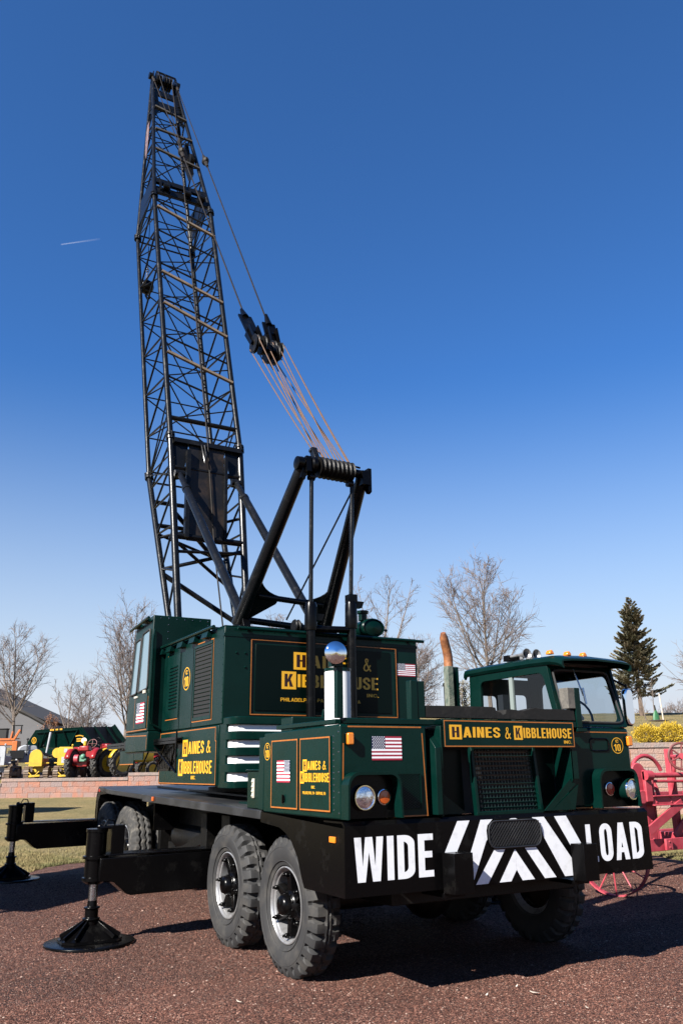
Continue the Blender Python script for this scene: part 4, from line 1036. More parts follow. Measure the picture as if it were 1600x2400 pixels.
for side in (-1, 1):
    for face in 'nf':
        mb.path([ch(SF,side,face), ch(0,side,face)], [.062,.062] if face == 'n' else [.054,.054], 12)
        mb.path([ch(0,side,face), ch(S1,side,face)], [.054,.050] if face == 'n' else [.046,.044], 12)
        mb.path([ch(S1,side,face), ch(S2,side,face)], [.046,.042], 12)
        for s in (0, S1):   # flanged joints
            mb.tube(ch(s-.06,side,face), ch(s-.012,side,face), .082, 12); mb.tube(ch(s+.012,side,face), ch(s+.06,side,face), .082, 12)
            for k in range(4):
                a = k*math.pi/2; o = X*math.cos(a)*.072+BN*math.sin(a)*.072
                mb.tube(ch(s-.075,side,face)+o, ch(s+.075,side,face)+o, .014, 6)
boom = mb.build('boom', BOOMM, TC)
r1, r2 = .020, .0145
mb = MB()
def lace(sts, phase):
    """bracing between the four chords: sts are the stations of the near chords, far nodes sit half a bay lower"""
    n = len(sts)
    for i in range(n-1):
        a, b = sts[i], sts[i+1]; m = (a+b)/2
        for side in (-1, 1):   # side faces: zigzag
            mb.tube(ch(a,side,'n'), ch(m,side,'f'), r1, 7, caps=False); mb.tube(ch(m,side,'f'), ch(b,side,'n'), r1, 7, caps=False)
        # near face: falling diagonal; far face: rising diagonal and a strut; inside: one cross brace
        if phase != 'tip': mb.tube(ch(b,-1,'n'), ch(b-.40,1,'n'), r1, 7, caps=False)
        mb.tube(ch(b-.06,-1,'n'), ch(a+.1,1,'f'), r2, 7, caps=False)
        mb.tube(ch(m,-1,'f'), ch(m,1,'f'), r2, 7, caps=False)
        mb.tube(ch(m,-1,'f'), ch(min(m+(b-a)*.5, sts[-1]),1,'n'), r2, 7, caps=False)
        if i: mb.tube(ch(a,-1,'f') if False else ch(m-.02,-1,'f'), ch(sts[i-1]/2+a/2+.02,1,'f'), r2, 7, caps=False)
        mb.tube(ch(a,-1,'n'), ch(min(a+.52, b),1,'n'), r2*.9, 7, caps=False)
lace([.42,1.48,2.55,3.615,4.69,5.765,6.8], 'mid')
lace([7.15,8.25,9.3,10.2,11.0,11.7], 'tip')
# joint neighbourhood: fans of bracing towards the flanges
for s, k in ((S1, 1), (0, 1)):
    for side in (-1, 1):
        for d in (.28, .62, .95): mb.tube(ch(s-.03,side,'f'), ch(s+d,side,'n'), r2, 6, caps=False)
        for d in (.35, .75): mb.tube(ch(s+.03,side,'f'), ch(s-d,side,'n'), r2, 6, caps=False)
for s in (S1+.1, S1-.12, .12, -.14):
    mb.tube(ch(s,-1,'n'), ch(s,1,'n'), r2, 6, caps=False); mb.tube(ch(s,-1,'f'), ch(s,1,'f'), r1, 6, caps=False)
# base section
for s, r in ((.45,.045),(-.63,.05),(-1.96,.055)): mb.tube(ch(s,-1,'n'), ch(s,1,'n'), r, 9)
for s in (-.63,-1.2): mb.tube(ch(s,-1,'f'), ch(s,1,'f'), .042, 8)
for a, b in ((-.1,-.55),(-.55,-1.1),(-1.1,-1.75),(-1.75,-2.6),(-2.6,-3.6)):
    for side in (-1, 1):
        mb.tube(ch(a,side,'n'), ch((a+b)/2,side,'f'), r1, 7, caps=False); mb.tube(ch((a+b)/2,side,'f'), ch(b,side,'n'), r1, 7, caps=False)
mb.tube(ch(-2.2,-1,'f'), ch(-2.1,1,'n'), .034, 8); mb.tube(ch(-2.25,-1,'n'), ch(-2.15,1,'n'), .028, 8)
mb.tube(ch(-2.3,-1,'f'), ch(-3.2,1,'f'), .045, 8); mb.tube(ch(-2.05,-1,'n'), ch(-2.5,1,'f'), .030, 8); mb.tube(ch(-1.4,-1,'f'), ch(-1.9,1,'f'), .028, 8)
mb.tube(ch(-1.5,-1,'n'), ch(-2.2,1,'f'), .040, 8); mb.tube(ch(-1.5,-1,'f'), ch(-1.45,1,'n'), .028, 8)
mb.tube(ch(-3.55,-1,'n'), ch(-3.35,1,'f'), .028, 8); mb.tube(ch(-3.6,-1,'f'), ch(-3.5,1,'n'), .03, 8); mb.tube(ch(-4.1,-1,'f'), ch(-3.75,1,'f'), .028, 8)
mb.build('lacing', BOOMM, boom)
# boards lashed across the near face
for a, b in ((6.50,6.02),(4.36,3.87),(3.43,2.86),(2.06,1.60),(11.07,10.86),(9.92,9.90),(8.95,8.68)):
    mb = MB(); mb.bar(ch(a,-1,'n')-BN*.06+X*.03, ch(b,1,'n')-BN*.06, .058, .05, up=-BN); mb.build('board', WOOD if a < 7 else DARKWOOD, boom, bevel=.004)
# plates and head
mb = MB()
mb.hexa([bp(-.16,-.335,-.03),bp(-2.02,-.42,-.03+.24),bp(-2.02,.24,-.03+.24),bp(-.14,.335,-.03),bp(-.16,-.335,.0),bp(-2.02,-.42,.24),bp(-2.02,.24,.24),bp(-.14,.335,.0)])
mb.build('guard_plate', RUSTPLATE, boom, bevel=.006)
mb = MB()
for s in (-1, 1):
    mb.prism([ch(-.08,s,'n')-BN*.02, ch(-.90,s,'n')-BN*.02, bp(-.84,s*.46,.07), bp(-.12,s*.34,-.02)], BN*.025)
mb.bar(bp(-.11,-.62,-.04), bp(-.11,.66,-.04), .10, .08, up=BN)
mb.bar(bp(-.3,-.36,-.05), bp(-2.0,-.44,.19), .07, .10, up=BN); mb.bar(bp(-.3,.35,-.05), bp(-2.0,.26,.19), .05, .07, up=BN)
mb.path([bp(-.14,-.12,-.08),bp(-.4,-.11,-.10),bp(-.55,-.10,-.09),bp(-.4,-.06,-.11),bp(-.14,-.06,-.08)], .016, 6)
mb.build('gusset', BOOMM, boom)
mb = MB()   # platform girders near the tip joint
for s, dn in ((7.56,.0),(7.19,.0)): mb.bar(bp(s,-.60,.04+dn), bp(s+.05,.63,.04+dn), .15, .07, up=BN)
mb.bar(bp(7.38,-.58,.10), bp(7.42,.60,.10), .10, .06, up=BN)
for x in (-.5,-.3,.1,.2,.45): mb.bar(bp(7.2,x,.0), bp(7.58,x,.0), .07, .04, up=X)
for s in (-1, 1): mb.prism([bp(7.1,s*.645,.05),bp(7.75,s*.615,.08),bp(8.1,s*.60,secf(8)),bp(7.3,s*.64,secf(7.3))], X*.02*s)
for x in (-.45,.05,.4): mb.cyl(bp(7.3,x,-.06), bp(7.3,x+.12,-.06), .07, 12)
mb.build('tip_platform', BOOMM, boom)
mb = MB()   # head: side plates, sheaves, guard
for s in (-1, 1):
    mb.prism([bp(11.3,s*(secw(11.3)-.02),.33),bp(12.95,s*.30,.36),bp(13.05,s*.30,.56),bp(12.7,s*.30,.66),bp(11.3,s*(secw(11.3)-.02),.56)], X*.02*s)
    mb.cyl(bp(12.80,s*.32,.45), bp(12.80,s*.42,.45), .09, 16); mb.cyl(bp(12.55,s*.32,.45), bp(12.55,s*.38,.45), .06, 12)
mb.prism([bp(11.95,-.33,.42),bp(12.2,-.33,.42),bp(12.2,.33,.42),bp(11.95,.33,.42)], BN*.05)
mb.prism([bp(11.25,-.39,.40),bp(11.62,-.37,.40),bp(11.62,.37,.40),bp(11.25,.39,.40)], BN*.05)
for s in (-1, 1): mb.prism([bp(11.6,s*.37,.40),bp(12.0,s*.35,.40),bp(12.0,s*.24,.40),bp(11.6,s*.22,.40)], BN*.05); mb.prism([bp(11.26,s*.39,.42),bp(10.7,s*.41,.38),bp(11.26,s*.2,.42)], BN*.04)
hd = mb.build('boom_head', BOOMM, boom)
mb = MB()
for x in (-.2,-.12,.0,.08,.16): mb.lathe([(-.025,.05),(-.025,.20),(-.012,.17),(.012,.17),(.025,.20),(.025,.05)], bp(12.75,x,.5), X, 26)
mb.cyl(bp(12.75,-.34,.5), bp(12.75,.34,.5), .06, 14)
mb.build('sheave', GRIME, hd)
mb = MB()
for x0, x1 in ((-.22,.0),(.02,.30)):
    z = 13.03
    for a, b in (((z,x0,.38),(z,x1,.38)),((z,x0,.62),(z,x1,.62)),((z,x0,.38),(z,x0,.62)),((z,x1,.38),(z,x1,.62)),((z,x0,.38),(z-.2,x0,.38)),((z,x1,.38),(z-.2,x1,.38)),((z-.1,x0,.36),(z-.1,x1,.36))): mb.tube(bp(a[0],a[1],a[2]), bp(b[0],b[1],b[2]), .014, 6)
mb.build('rope_guard', BOOMM, hd)
mb = MB()   # spare block hung inside the tip
mb.prism([bp(9.9,.34,.25),bp(9.95,.42,.28),bp(8.75,.50,.30),bp(8.6,.40,.28),bp(9.2,.28,.26)], BN*.16); mb.cyl(bp(9.1,.36,.2),bp(9.1,.46,.2),.16,16)
mb.build('deflector_sheave', GRIME, boom)
mb = MB(); mb.add([bp(s,-secw(s)-.055,n) for s,n in ((9.6,.50),(10.6,.44),(10.65,.60),(10.2,.72),(9.55,.70),(9.2,.62))],[tuple(range(6))]); mb.build('faded_sticker', [mat('faded_sticker', (0.20,0.12,0.10), .6, noise=(9,(0.035,0.02,0.045),.4,.62))], boom, smooth=False)
# telescoping boom stops
mb = MB()
for (xb, yb, zb), (s, x) in (((1.02,4.48,3.62),(-.845,-.56)), ((2.12,4.52,3.62),(-.85,.49))):
    t_ = bp(s,x,-.05); b_ = Vector((xb,yb,zb)); m_ = b_+(t_-b_)*.86
    mb.tube(b_, m_, .066, 14); mb.tube(m_, t_, .050, 14); mb.tube(m_-(t_-b_)*.006, m_+(t_-b_)*.012, .075, 14)
    mb.cyl(t_-X*.09, t_+X*.09, .06, 12); mb.bar(t_, t_+BN*.12, .12, .05)
build_parts(mb, 'boom_stop', BOOMM, TC, margin=.0)
# ------------------------------------------------------------------ gantry
gy, gzz = 3.1, 5.345
gl, gr = 1.17, 2.13
mb = MB()
fl, fr2 = Vector((.985,4.52,3.50)), Vector((2.215,4.44,3.42))
tl_, tr_ = Vector((gl+.06,gy+.02,gzz-.02)), Vector((gr-.03,gy+.02,gzz-.05))
mb.path([tl_, fl], [.082,.092], 18); mb.path([tr_, fr2], [.082,.092], 18)
for f, s in ((fl,-1),(fr2,1)): mb.prism([f+Vector((-.09,-.12,-.02)), f+Vector((-.09,.12,-.02)), f+Vector((-.09,.16,-.26)), f+Vector((-.09,-.16,-.26))], X*.18)
def lerp(a, b, t): return a+(b-a)*t
A_ = lambda t: lerp(tl_, fl, t); B_ = lambda t: lerp(tr_, fr2, t)
# web plates with curved edges, and the two cross tubes
nrm = (fl-tl_).cross(X).normalized()*.016
def web(P, Q, sgn):
    up = P(.60); lo = P(.96); c1 = lerp(P(.79), Q(.79), .30); c2 = lerp(P(.86), Q(.86), .30)
    crv = [up*(1-t)**2+lerp(P(.77),Q(.77),.03)*2*t*(1-t)+lerp(P(.79),Q(.79),.36)*t*t for t in lin(0,1,9)]
    low = [lerp(P(.84),Q(.84),.33), lerp(P(.90),Q(.90),.20), lerp(P(.965),Q(.965),.07)]
    mb.prism([p-nrm/2 for p in crv+low+[lo]], nrm)
web(A_, B_, 1); web(B_, A_, -1)
mb.tube(lerp(A_(.805),B_(.805),.1), lerp(A_(.805),B_(.805),.9), .040, 12)
mb.tube(A_(.965), B_(.965), .045, 12)
mb.tube(lerp(A_(.1),B_(.1),.88), lerp(A_(.93),B_(.93),.52), .012, 6)
gan = mb.build('gantry', BOOMM, TC)
mb = MB()
mb.cyl((gl-.02,gy,gzz), (gr+.02,gy,gzz), .055, 18)
mb.lathe([(-.055,0),(-.055,.045),(-.04,.085),(.03,.09),(.06,.075),(.07,0)], (gl,gy,gzz), X, 22)
mb.prism([(gl+.06,gy-.1,gzz-.12),(gl+.06,gy+.13,gzz-.14),(gl+.06,gy+.12,gzz+.08),(gl+.06,gy-.08,gzz+.09)], (.07,0,0))
mb.lathe([(0,0),(0,.10),(.02,.115),(.07,.115),(.09,.10),(.09,0)], (gl+.145,gy,gzz), X, 24)
mb.prism([(gr+.02,gy-.06,gzz+.08),(gr+.02,gy+.09,gzz+.08),(gr+.02,gy+.09,gzz-.12),(gr+.02,gy+.0,gzz-.26),(gr+.02,gy-.06,gzz-.24)], (.05,0,0))
mb.prism([(gr-.08,gy-.08,gzz+.03),(gr-.08,gy+.10,gzz+.03),(gr-.08,gy+.12,gzz-.16),(gr-.08,gy-.09,gzz-.16)], (.12,0,0))
mb.prism([(gl,gy-.05,gzz-.20),(gl+.03,gy-.05,gzz-.02),(gl+.10,gy-.05,gzz-.04),(gl+.06,gy-.05,gzz-.22)], (0,.04,0))
mb.tube((1.40,gy+.05,gzz+.15),(2.08,gy+.03,gzz+.10),.014,8)
mb.build('bail_shaft', BLACK, gan)
for i in range(8):
    x = 1.455+.062*i
    mb = MB(); mb.lathe([(-.027,.05),(-.027,.140),(-.012,.120),(.012,.120),(.027,.140),(.027,.05)], (x,gy,gzz-.01), X, 30); mb.build('bail_sheave', GRIME, gan)
mb = MB(); mb.prism([(1.375,gy-.06,gzz+.06),(1.375,gy+.05,gzz+.08),(1.375,gy+.14,gzz+.27),(1.375,gy+.05,gzz+.28)], (.075,0,0)); mb.cyl((1.36,gy+.09,gzz+.235),(1.465,gy+.09,gzz+.235),.025,10); mb.build('rope_anchor', BOOMM, gan, bevel=.006)
for i, (x, ztop) in enumerate(((1.333,3.42),(1.893,3.62))):
    mb = MB(); mb.cyl((x,3.1,2.19),(x,3.1,ztop),.056,18); mb.lathe([(0,.072),(.05,.078),(.30,.074),(.34,.06)], (x,3.1,3.24 if i == 0 else 3.30), Z, 18)
    mb.box(x-.05,x+.06,3.04,3.16,ztop,ztop+.10); mb.prism([(x+.05,3.05,ztop+.02),(x+.16,3.05,ztop+.02),(x+.13,3.05,ztop-.06),(x+.05,3.05,ztop-.06)], (0,.08,0))
    po = mb.build('gantry_post', GRIME if False else BLACK, gan)
    mb = MB(); mb.tube((x,3.1,ztop),(x+.012+.03*i,3.1,gzz-.12),.0265,12); mb.cyl((x-.03,3.1,gzz-.16),(x+.05,3.1,gzz-.16),.045,12); mb.build('post_rod', BOOMM, po)
mb = MB(); mb.tube((1.39,3.1,3.262),(1.84,3.1,3.282),.042,12); mb.build('post_tie', BLACK, gan)
# pendants, bridle blocks and the luffing ropes
blocks = []
for (xs, ys, zs), (xb, yb, zb), tp, cpos in (((1.20,5.06,8.435),(1.215,4.58,7.75),bp(12.80,-.315,.45),None), ((1.64,5.14,8.445),(1.66,4.93,7.93),bp(12.80,.34,.45),(2.02,9.75,15.05))):
    sk = Vector((xs,ys,zs)); bk = Vector((xb,yb,zb)); d = (tp-sk).normalized()
    c1_ = sk+(tp-sk)*.565
    mb = MB(); mb.tube(tp, c1_, .011, 7); mb.tube(c1_, sk, .013, 7)
    mb.tube(c1_+d*.32, c1_+d*.12, .03, 8, r2=.05); mb.tube(c1_-d*.32, c1_-d*.12, .03, 8, r2=.05); mb.sphere(c1_, .10, 10, 7, (.8,1,1)); mb.tube(tp-d*.45, tp, .03, 8, r2=.05)
    mb.build('pendant_rope', ROPE, TC)
    mb = MB(); e = (sk-bk).normalized()
    mb.tube(sk+e*.28, sk+e*.02, .026, 10, r2=.06)
    for s in (-1,1): mb.bar(sk+X*.055*s+e*.06, bk+X*.055*s+e*.0, .11, .028, up=e.cross(X))
    side = e.cross(X).normalized()
    for s in (-1,1): mb.prism([bk+e*.42+side*.11+X*.055*s, bk+e*.42-side*.11+X*.055*s, bk-e*.06-side*.075+X*.055*s, bk-e*.06+side*.075+X*.055*s], X*.022*s)
    mb.cyl(bk+e*.36-X*.09, bk+e*.36+X*.09, .035, 10); mb.cyl(bk-X*.12, bk+X*.12, .035, 10)
    bb_ = mb.build('bridle_block', BLACK, TC)
    mb = MB()
    for k in (-1, 1): mb.lathe([(-.022,.03),(-.022,.148),(-.007,.128),(.007,.128),(.022,.148),(.022,.03)], bk-e*.02+X*.06*k, X, 26)
    mb.build('sheave', RUST if False else GRIME, bb_); blocks.append((bk, e, side))
mb = MB()   # middle pair of sheaves hung between the blocks
mk = lerp(blocks[0][0], blocks[1][0], .55)-blocks[0][1]*.22
for k in (-1,1): mb.lathe([(-.024,.03),(-.024,.16),(-.008,.137),(.008,.137),(.024,.16),(.024,.03)], mk+X*.055*k, X, 26)
mb.bar(mk+blocks[0][1]*.05-X*.14, mk+blocks[0][1]*.05+X*.18, .07, .07)
mb.build('equalizer_sheave', GRIME, TC)
gs = [1.455+.062*i for i in range(8)]
ends = []
for (bk, e, side), xs_ in ((blocks[0], (0,1)), ((mk, blocks[0][1], blocks[0][2]), (2,3,4)), (blocks[1], (5,6,7))):
    for q, i in enumerate(xs_):
        ends.append((bk+X*(.05*(q-len(xs_)/2+.5)*2)+side*(.125 if q % 2 else -.125), Vector((gs[i],gy,gzz+.12))))
ends.append((blocks[0][0]-X*.08+blocks[0][2]*.125, Vector((1.40,gy+.09,gzz+.25))))
ends.append((blocks[1][0]+X*.10-blocks[1][2]*.125, Vector((gs[7]+.02,gy,gzz+.12))))
ends.append((mk+X*.1+blocks[0][2]*.125, Vector((gs[1]+.02,gy,gzz+.12))))
for p, q in ends:
    mb = MB(); mid_ = [p.lerp(q, t)-Z*(.05*4*t*(1-t)*(.4+.6*((len(mb.v)+int(p.x*1000)) % 7)/7)) for t in lin(0, 1, 7)]
    mb.path(mid_, .0082, 6, caps=False); mb.build('luffing_rope', RUSTROPE, TC)
# hoist lines down the boom
mb = MB()
mb.path([bp(12.85,.17,.35), bp(7.4,.02,-.10), bp(0,.0,-.09), bp(-2.2,.05,.18), bp(-4.3,.2,.45)], .013, 6)
mb.path([bp(12.9,-.22,.30), bp(9.3,.10,.02), bp(8.55,.22,.12)], .010, 6)
mb.build('hoist_rope', ROPE, TC)
# ball hook hanging from the boom tip
hb = empty('hook_ball', (1.2, 11.05, 12.18), 0, 'small black ball weight hung on a thin rope beside the boom lattice', 'hook ball', world_parts=True)
mb = MB(); mb.sphere((1.2,11.05,12.33),.17,18,12); mb.path([(1.2,11.05,12.18),(1.2,11.05,12.10),(1.24,11.05,12.03),(1.29,11.05,12.07)], .028, 8); mb.build('ball', BLACK, hb)
mb = MB(); mb.tube((1.2,11.05,12.49),(1.2,11.05,12.66),.035,8)
for i in range(3): mb.path([(1.2+.035*math.cos(t)*(i % 2),11.05+.035*math.cos(t)*((i+1) % 2),12.70+.07*i+.045*math.sin(t)) for t in lin(0,5.5,8)], .014, 6, closed=True)
mb.build('swivel', STEEL, hb)
mb = MB(); mb.tube((1.2,11.05,12.88), bp(12.7,-.16,.70), .008, 6); mb.build('rope', ROPE, hb)
# ------------------------------------------------------------------ terrain
RH = Vector((math.cos(YAW), math.sin(YAW), 0)); FH = Vector((-math.sin(YAW), math.cos(YAW), 0))
def ab(x, y):
    d = Vector((x-CAM.x, y-CAM.y, 0)); return d.dot(RH), d.dot(FH)
def xy(a, b):
    p = Vector((CAM.x, CAM.y, 0))+RH*a+FH*b; return p.x, p.y
def sm(t): t = max(0.0, min(1.0, t)); return t*t*(3-2*t)
def bw(a): return 44.15+(27.05-44.15)*sm((a+3)/5.0)
def HU(a, b):
    L = 1.30+2.1*sm((b-46)/18)+.012*max(0, b-64)
    R = 2.26+(b-27)*.088 if b < 60 else 5.16-.035*min(b-60, 60)
    t = sm((a+7)/10.0)
    return L*(1-t)+R*t
def zu(x, y): return HU(*ab(x, y))
def nm(m, scale1, c1, c2, c3, bumps, rough=.95, spec=.2, vor=None):
    n, l = nodes(m); b = n['Principled BSDF']; b.inputs['Roughness'].default_value = rough; b.inputs['Specular IOR Level'].default_value = spec
    tc = n.new('ShaderNodeTexCoord')
    na = n.new('ShaderNodeTexNoise'); na.inputs['Scale'].default_value = scale1[0]; na.inputs['Detail'].default_value = 6; l.new(tc.outputs['Object'], na.inputs[0])
    nb = n.new('ShaderNodeTexNoise'); nb.inputs['Scale'].default_value = scale1[1]; nb.inputs['Detail'].default_value = 5; l.new(tc.outputs['Object'], nb.inputs[0])
    m1 = n.new('ShaderNodeMix'); m1.data_type = 'RGBA'; m1.inputs[6].default_value = (*c1,1); m1.inputs[7].default_value = (*c2,1)
    ra = n.new('ShaderNodeMapRange'); ra.inputs[1].default_value = .4; ra.inputs[2].default_value = .62; l.new(na.outputs[0], ra.inputs[0]); l.new(ra.outputs[0], m1.inputs[0])
    m2 = n.new('ShaderNodeMix'); m2.data_type = 'RGBA'; m2.inputs[7].default_value = (*c3,1); l.new(m1.outputs[2], m2.inputs[6])
    rb = n.new('ShaderNodeMapRange'); rb.inputs[1].default_value = .48; rb.inputs[2].default_value = .72; l.new(nb.outputs[0], rb.inputs[0]); l.new(rb.outputs[0], m2.inputs[0])
    l.new(m2.outputs[2], b.inputs['Base Color'])
    nc = n.new('ShaderNodeTexNoise'); nc.inputs['Scale'].default_value = bumps[0]; nc.inputs['Detail'].default_value = 3; l.new(tc.outputs['Object'], nc.inputs[0])
    bp_ = n.new('ShaderNodeBump'); bp_.inputs['Strength'].default_value = bumps[1]; bp_.inputs['Distance'].default_value = bumps[2]; l.new(nc.outputs[0], bp_.inputs['Height']); l.new(bp_.outputs[0], b.inputs['Normal'])
    return m
LAWN = nm(mat('dry_lawn', (.2,.17,.09)), (.55, 15.0), (.165,.122,.050), (.105,.090,.034), (.28,.22,.115), (34, 1.0, .08))
def gravel_mat():
    m = mat('red_gravel', (.1,.06,.05)); n, l = nodes(m); b = n['Principled BSDF']; b.inputs['Roughness'].default_value = .85; b.inputs['Specular IOR Level'].default_value = .3
    tc = n.new('ShaderNodeTexCoord')
    v = n.new('ShaderNodeTexVoronoi'); v.inputs['Scale'].default_value = 76; v.inputs['Randomness'].default_value = 1; l.new(tc.outputs['Object'], v.inputs['Vector'])
    wn_ = n.new('ShaderNodeTexWhiteNoise'); wn_.noise_dimensions = '3D'; l.new(v.outputs['Position'], wn_.inputs['Vector'])
    cr = n.new('ShaderNodeValToRGB'); e = cr.color_ramp; e.interpolation = 'LINEAR'
    for p, c in ((0,(.030,.0115,.008)),(.3,(.080,.0315,.0215)),(.6,(.125,.053,.037)),(.85,(.180,.084,.060)),(.97,(.24,.140,.105))):
        k = e.elements.new(p) if p not in (0,) else e.elements[0]; k.position = p; k.color = (*c,1)
    e.elements[-1].color = (.32,.235,.19,1)
    l.new(wn_.outputs['Value'], cr.inputs[0])
    big = n.new('ShaderNodeTexNoise'); big.inputs['Scale'].default_value = .7; big.inputs['Detail'].default_value = 5; l.new(tc.outputs['Object'], big.inputs[0])
    mr = n.new('ShaderNodeMapRange'); mr.inputs[1].default_value = .3; mr.inputs[2].default_value = .7; mr.inputs[3].default_value = .74; mr.inputs[4].default_value = 1.24; l.new(big.outputs[0], mr.inputs[0])
    mu = n.new('ShaderNodeMix'); mu.data_type = 'RGBA'; mu.blend_type = 'MULTIPLY'; mu.inputs[0].default_value = 1; l.new(cr.outputs[0], mu.inputs[6]); l.new(mr.outputs[0], mu.inputs[7]); l.new(mu.outputs[2], b.inputs['Base Color'])
    inv = n.new('ShaderNodeMath'); inv.operation = 'MULTIPLY'; inv.inputs[1].default_value = -1; l.new(v.outputs['Distance'], inv.inputs[0])
    ad = n.new('ShaderNodeMath'); ad.operation = 'MULTIPLY_ADD'; ad.inputs[1].default_value = .35; l.new(wn_.outputs['Value'], ad.inputs[0]); l.new(inv.outputs[0], ad.inputs[2])
    bp_ = n.new('ShaderNodeBump'); bp_.inputs['Strength'].default_value = 1.0; bp_.inputs['Distance'].default_value = .055; l.new(ad.outputs[0], bp_.inputs['Height']); l.new(bp_.outputs[0], b.inputs['Normal'])
    return m
GRAVEL = gravel_mat()
def polar(name, c, radii, nang, zf, m, rb=None):
    mb = MB(); vs = [(c[0], c[1], zf(c[0], c[1]))]; fs = []
    for i, r in enumerate(radii):
        for k in range(nang):
            t = 2*math.pi*k/nang; R = r*(rb(t) if rb else 1); x, y = c[0]+R*math.cos(t), c[1]+R*math.sin(t)
            vs.append((x, y, zf(x, y, r) if rb else zf(x, y)))
    for k in range(nang): fs.append((0, 1+k, 1+(k+1) % nang))
    for i in range(len(radii)-1):
        for k in range(nang):
            a = 1+i*nang; b = a+nang; k2 = (k+1) % nang; fs.append((a+k, b+k, b+k2, a+k2))
    mb.add(vs, fs); o = mb.build(name, m, None); o['kind'] = 'structure'
    return o
polar('ground', (1.6, 4), [2,4,6,8,9,10,11,12,13,14,16,18,20,22,25,28,32,36,40,44,60,100,200,500,1500,4000], 96, lambda x, y: gz(x, y), LAWN)
bpoly = [(-20,-20),(-16,7.0),(-6,8.2),(-3,8.7),(-.53,9.36),(.0,9.9),(.55,10.0),(4,10.2),(7.2,9.2),(9.2,7.2),(9.8,5.75),(9.5,4.9),(9.6,2),(11.5,-3),(16,-20)]
def rbound(t):
    d = Vector((math.cos(t), math.sin(t))); best = 30
    for i in range(len(bpoly)):
        p = Vector(bpoly[i])-Vector((2,0)); q = Vector(bpoly[(i+1) % len(bpoly)])-Vector((2,0)); e = q-p
        den = d.x*e.y-d.y*e.x
        if abs(den) < 1e-9: continue
        s = (p.x*e.y-p.y*e.x)/den; u = (p.x*d.y-p.y*d.x)/den
        if s > 0 and 0 <= u <= 1: best = min(best, s)
    return best+.07*math.sin(t*37)+.05*math.sin(t*91+1)+.03*math.sin(t*173)
polar('gravel_yard', (2, 0), [.1,.2,.3,.4,.5,.6,.7,.8,.9,.96,.985,1.0], 400, lambda x, y, r=.5: gz(x, y)+(.014 if r < .98 else .010 if r < .99 else .002), GRAVEL, rbound)
# loose stones on the yard in front of and beside the truck (nobody could count them: one object)
def stones(parts_):
    rg = np.random.default_rng(4); n = sum(p_[0] for p_ in parts_)
    x = np.concatenate([rg.uniform(p_[1], p_[2], p_[0]) for p_ in parts_]); y = np.concatenate([rg.uniform(p_[3], p_[4], p_[0]) for p_ in parts_]); sz = np.concatenate([np.full(p_[0], p_[5]) for p_ in parts_]); z = .014+.016*np.clip(y-1, 0, 9); r = rg.gamma(4, .0009, n)*sz+.0035*sz; r = np.minimum(r, .015)
    an = rg.uniform(0, 6.28, n); V = np.zeros((n, 6, 3))
    for k in range(5):
        t = an+2*np.pi*k/5; q = r*rg.uniform(.72, 1.2, n)
        V[:, k, 0] = x+np.cos(t)*q; V[:, k, 1] = y+np.sin(t)*q; V[:, k, 2] = z+r*rg.uniform(-.05, .45, n)
    V[:, 5, 0] = x+rg.uniform(-.5, .5, n)*r; V[:, 5, 1] = y+rg.uniform(-.5, .5, n)*r; V[:, 5, 2] = z+r*rg.uniform(.45, .95, n)
    F = np.array([[k, (k+1) % 5, 5] for k in range(5)])
    idx = (F[None]+(np.arange(n)*6)[:, None, None]).reshape(-1)
    me = bpy.data.meshes.new('gravel_stones'); me.vertices.add(n*6); me.vertices.foreach_set('co', V.reshape(-1))
    me.loops.add(n*15); me.loops.foreach_set('vertex_index', idx.astype(np.int32)); me.polygons.add(n*5); me.polygons.foreach_set('loop_start', np.arange(0, n*15, 3, dtype=np.int32))
    me.update(calc_edges=True); me.validate()
    m = mat('gravel_stone', (.1,.05,.04), .85, spec=.25); nn, ll = nodes(m); g = nn.new('ShaderNodeNewGeometry'); cr = nn.new('ShaderNodeValToRGB'); e = cr.color_ramp
    for p_, c_ in ((0,(.022,.0085,.006)),(.3,(.055,.022,.0155)),(.65,(.092,.039,.027)),(.9,(.135,.063,.045)),(.975,(.18,.105,.08))):
        k_ = e.elements.new(p_) if p_ else e.elements[0]; k_.position = p_; k_.color = (*c_, 1)
    e.elements[-1].color = (.27,.20,.165,1)
    ll.new(g.outputs['Random Per Island'], cr.inputs[0])
    tc = nn.new('ShaderNodeTexCoord'); nz_ = nn.new('ShaderNodeTexNoise'); nz_.inputs['Scale'].default_value = .8; nz_.inputs['Detail'].default_value = 5; ll.new(tc.outputs['Object'], nz_.inputs[0])
    mr_ = nn.new('ShaderNodeMapRange'); mr_.inputs[1].default_value = .3; mr_.inputs[2].default_value = .7; mr_.inputs[3].default_value = .78; mr_.inputs[4].default_value = 1.22; ll.new(nz_.outputs[0], mr_.inputs[0])
    mu_ = nn.new('ShaderNodeMix'); mu_.data_type = 'RGBA'; mu_.blend_type = 'MULTIPLY'; mu_.inputs[0].default_value = 1; ll.new(cr.outputs[0], mu_.inputs[6]); ll.new(mr_.outputs[0], mu_.inputs[7]); ll.new(mu_.outputs[2], nn['Principled BSDF'].inputs['Base Color'])
    me.materials.append(m); o = bpy.data.objects.new('gravel_stones', me); COL.objects.link(o); o['kind'] = 'stuff'
stones([(230000, -4.4, 7.0, -3.4, 1.5, 1.0), (90000, -3.0, 9.0, 1.5, 8.5, 1.15)])
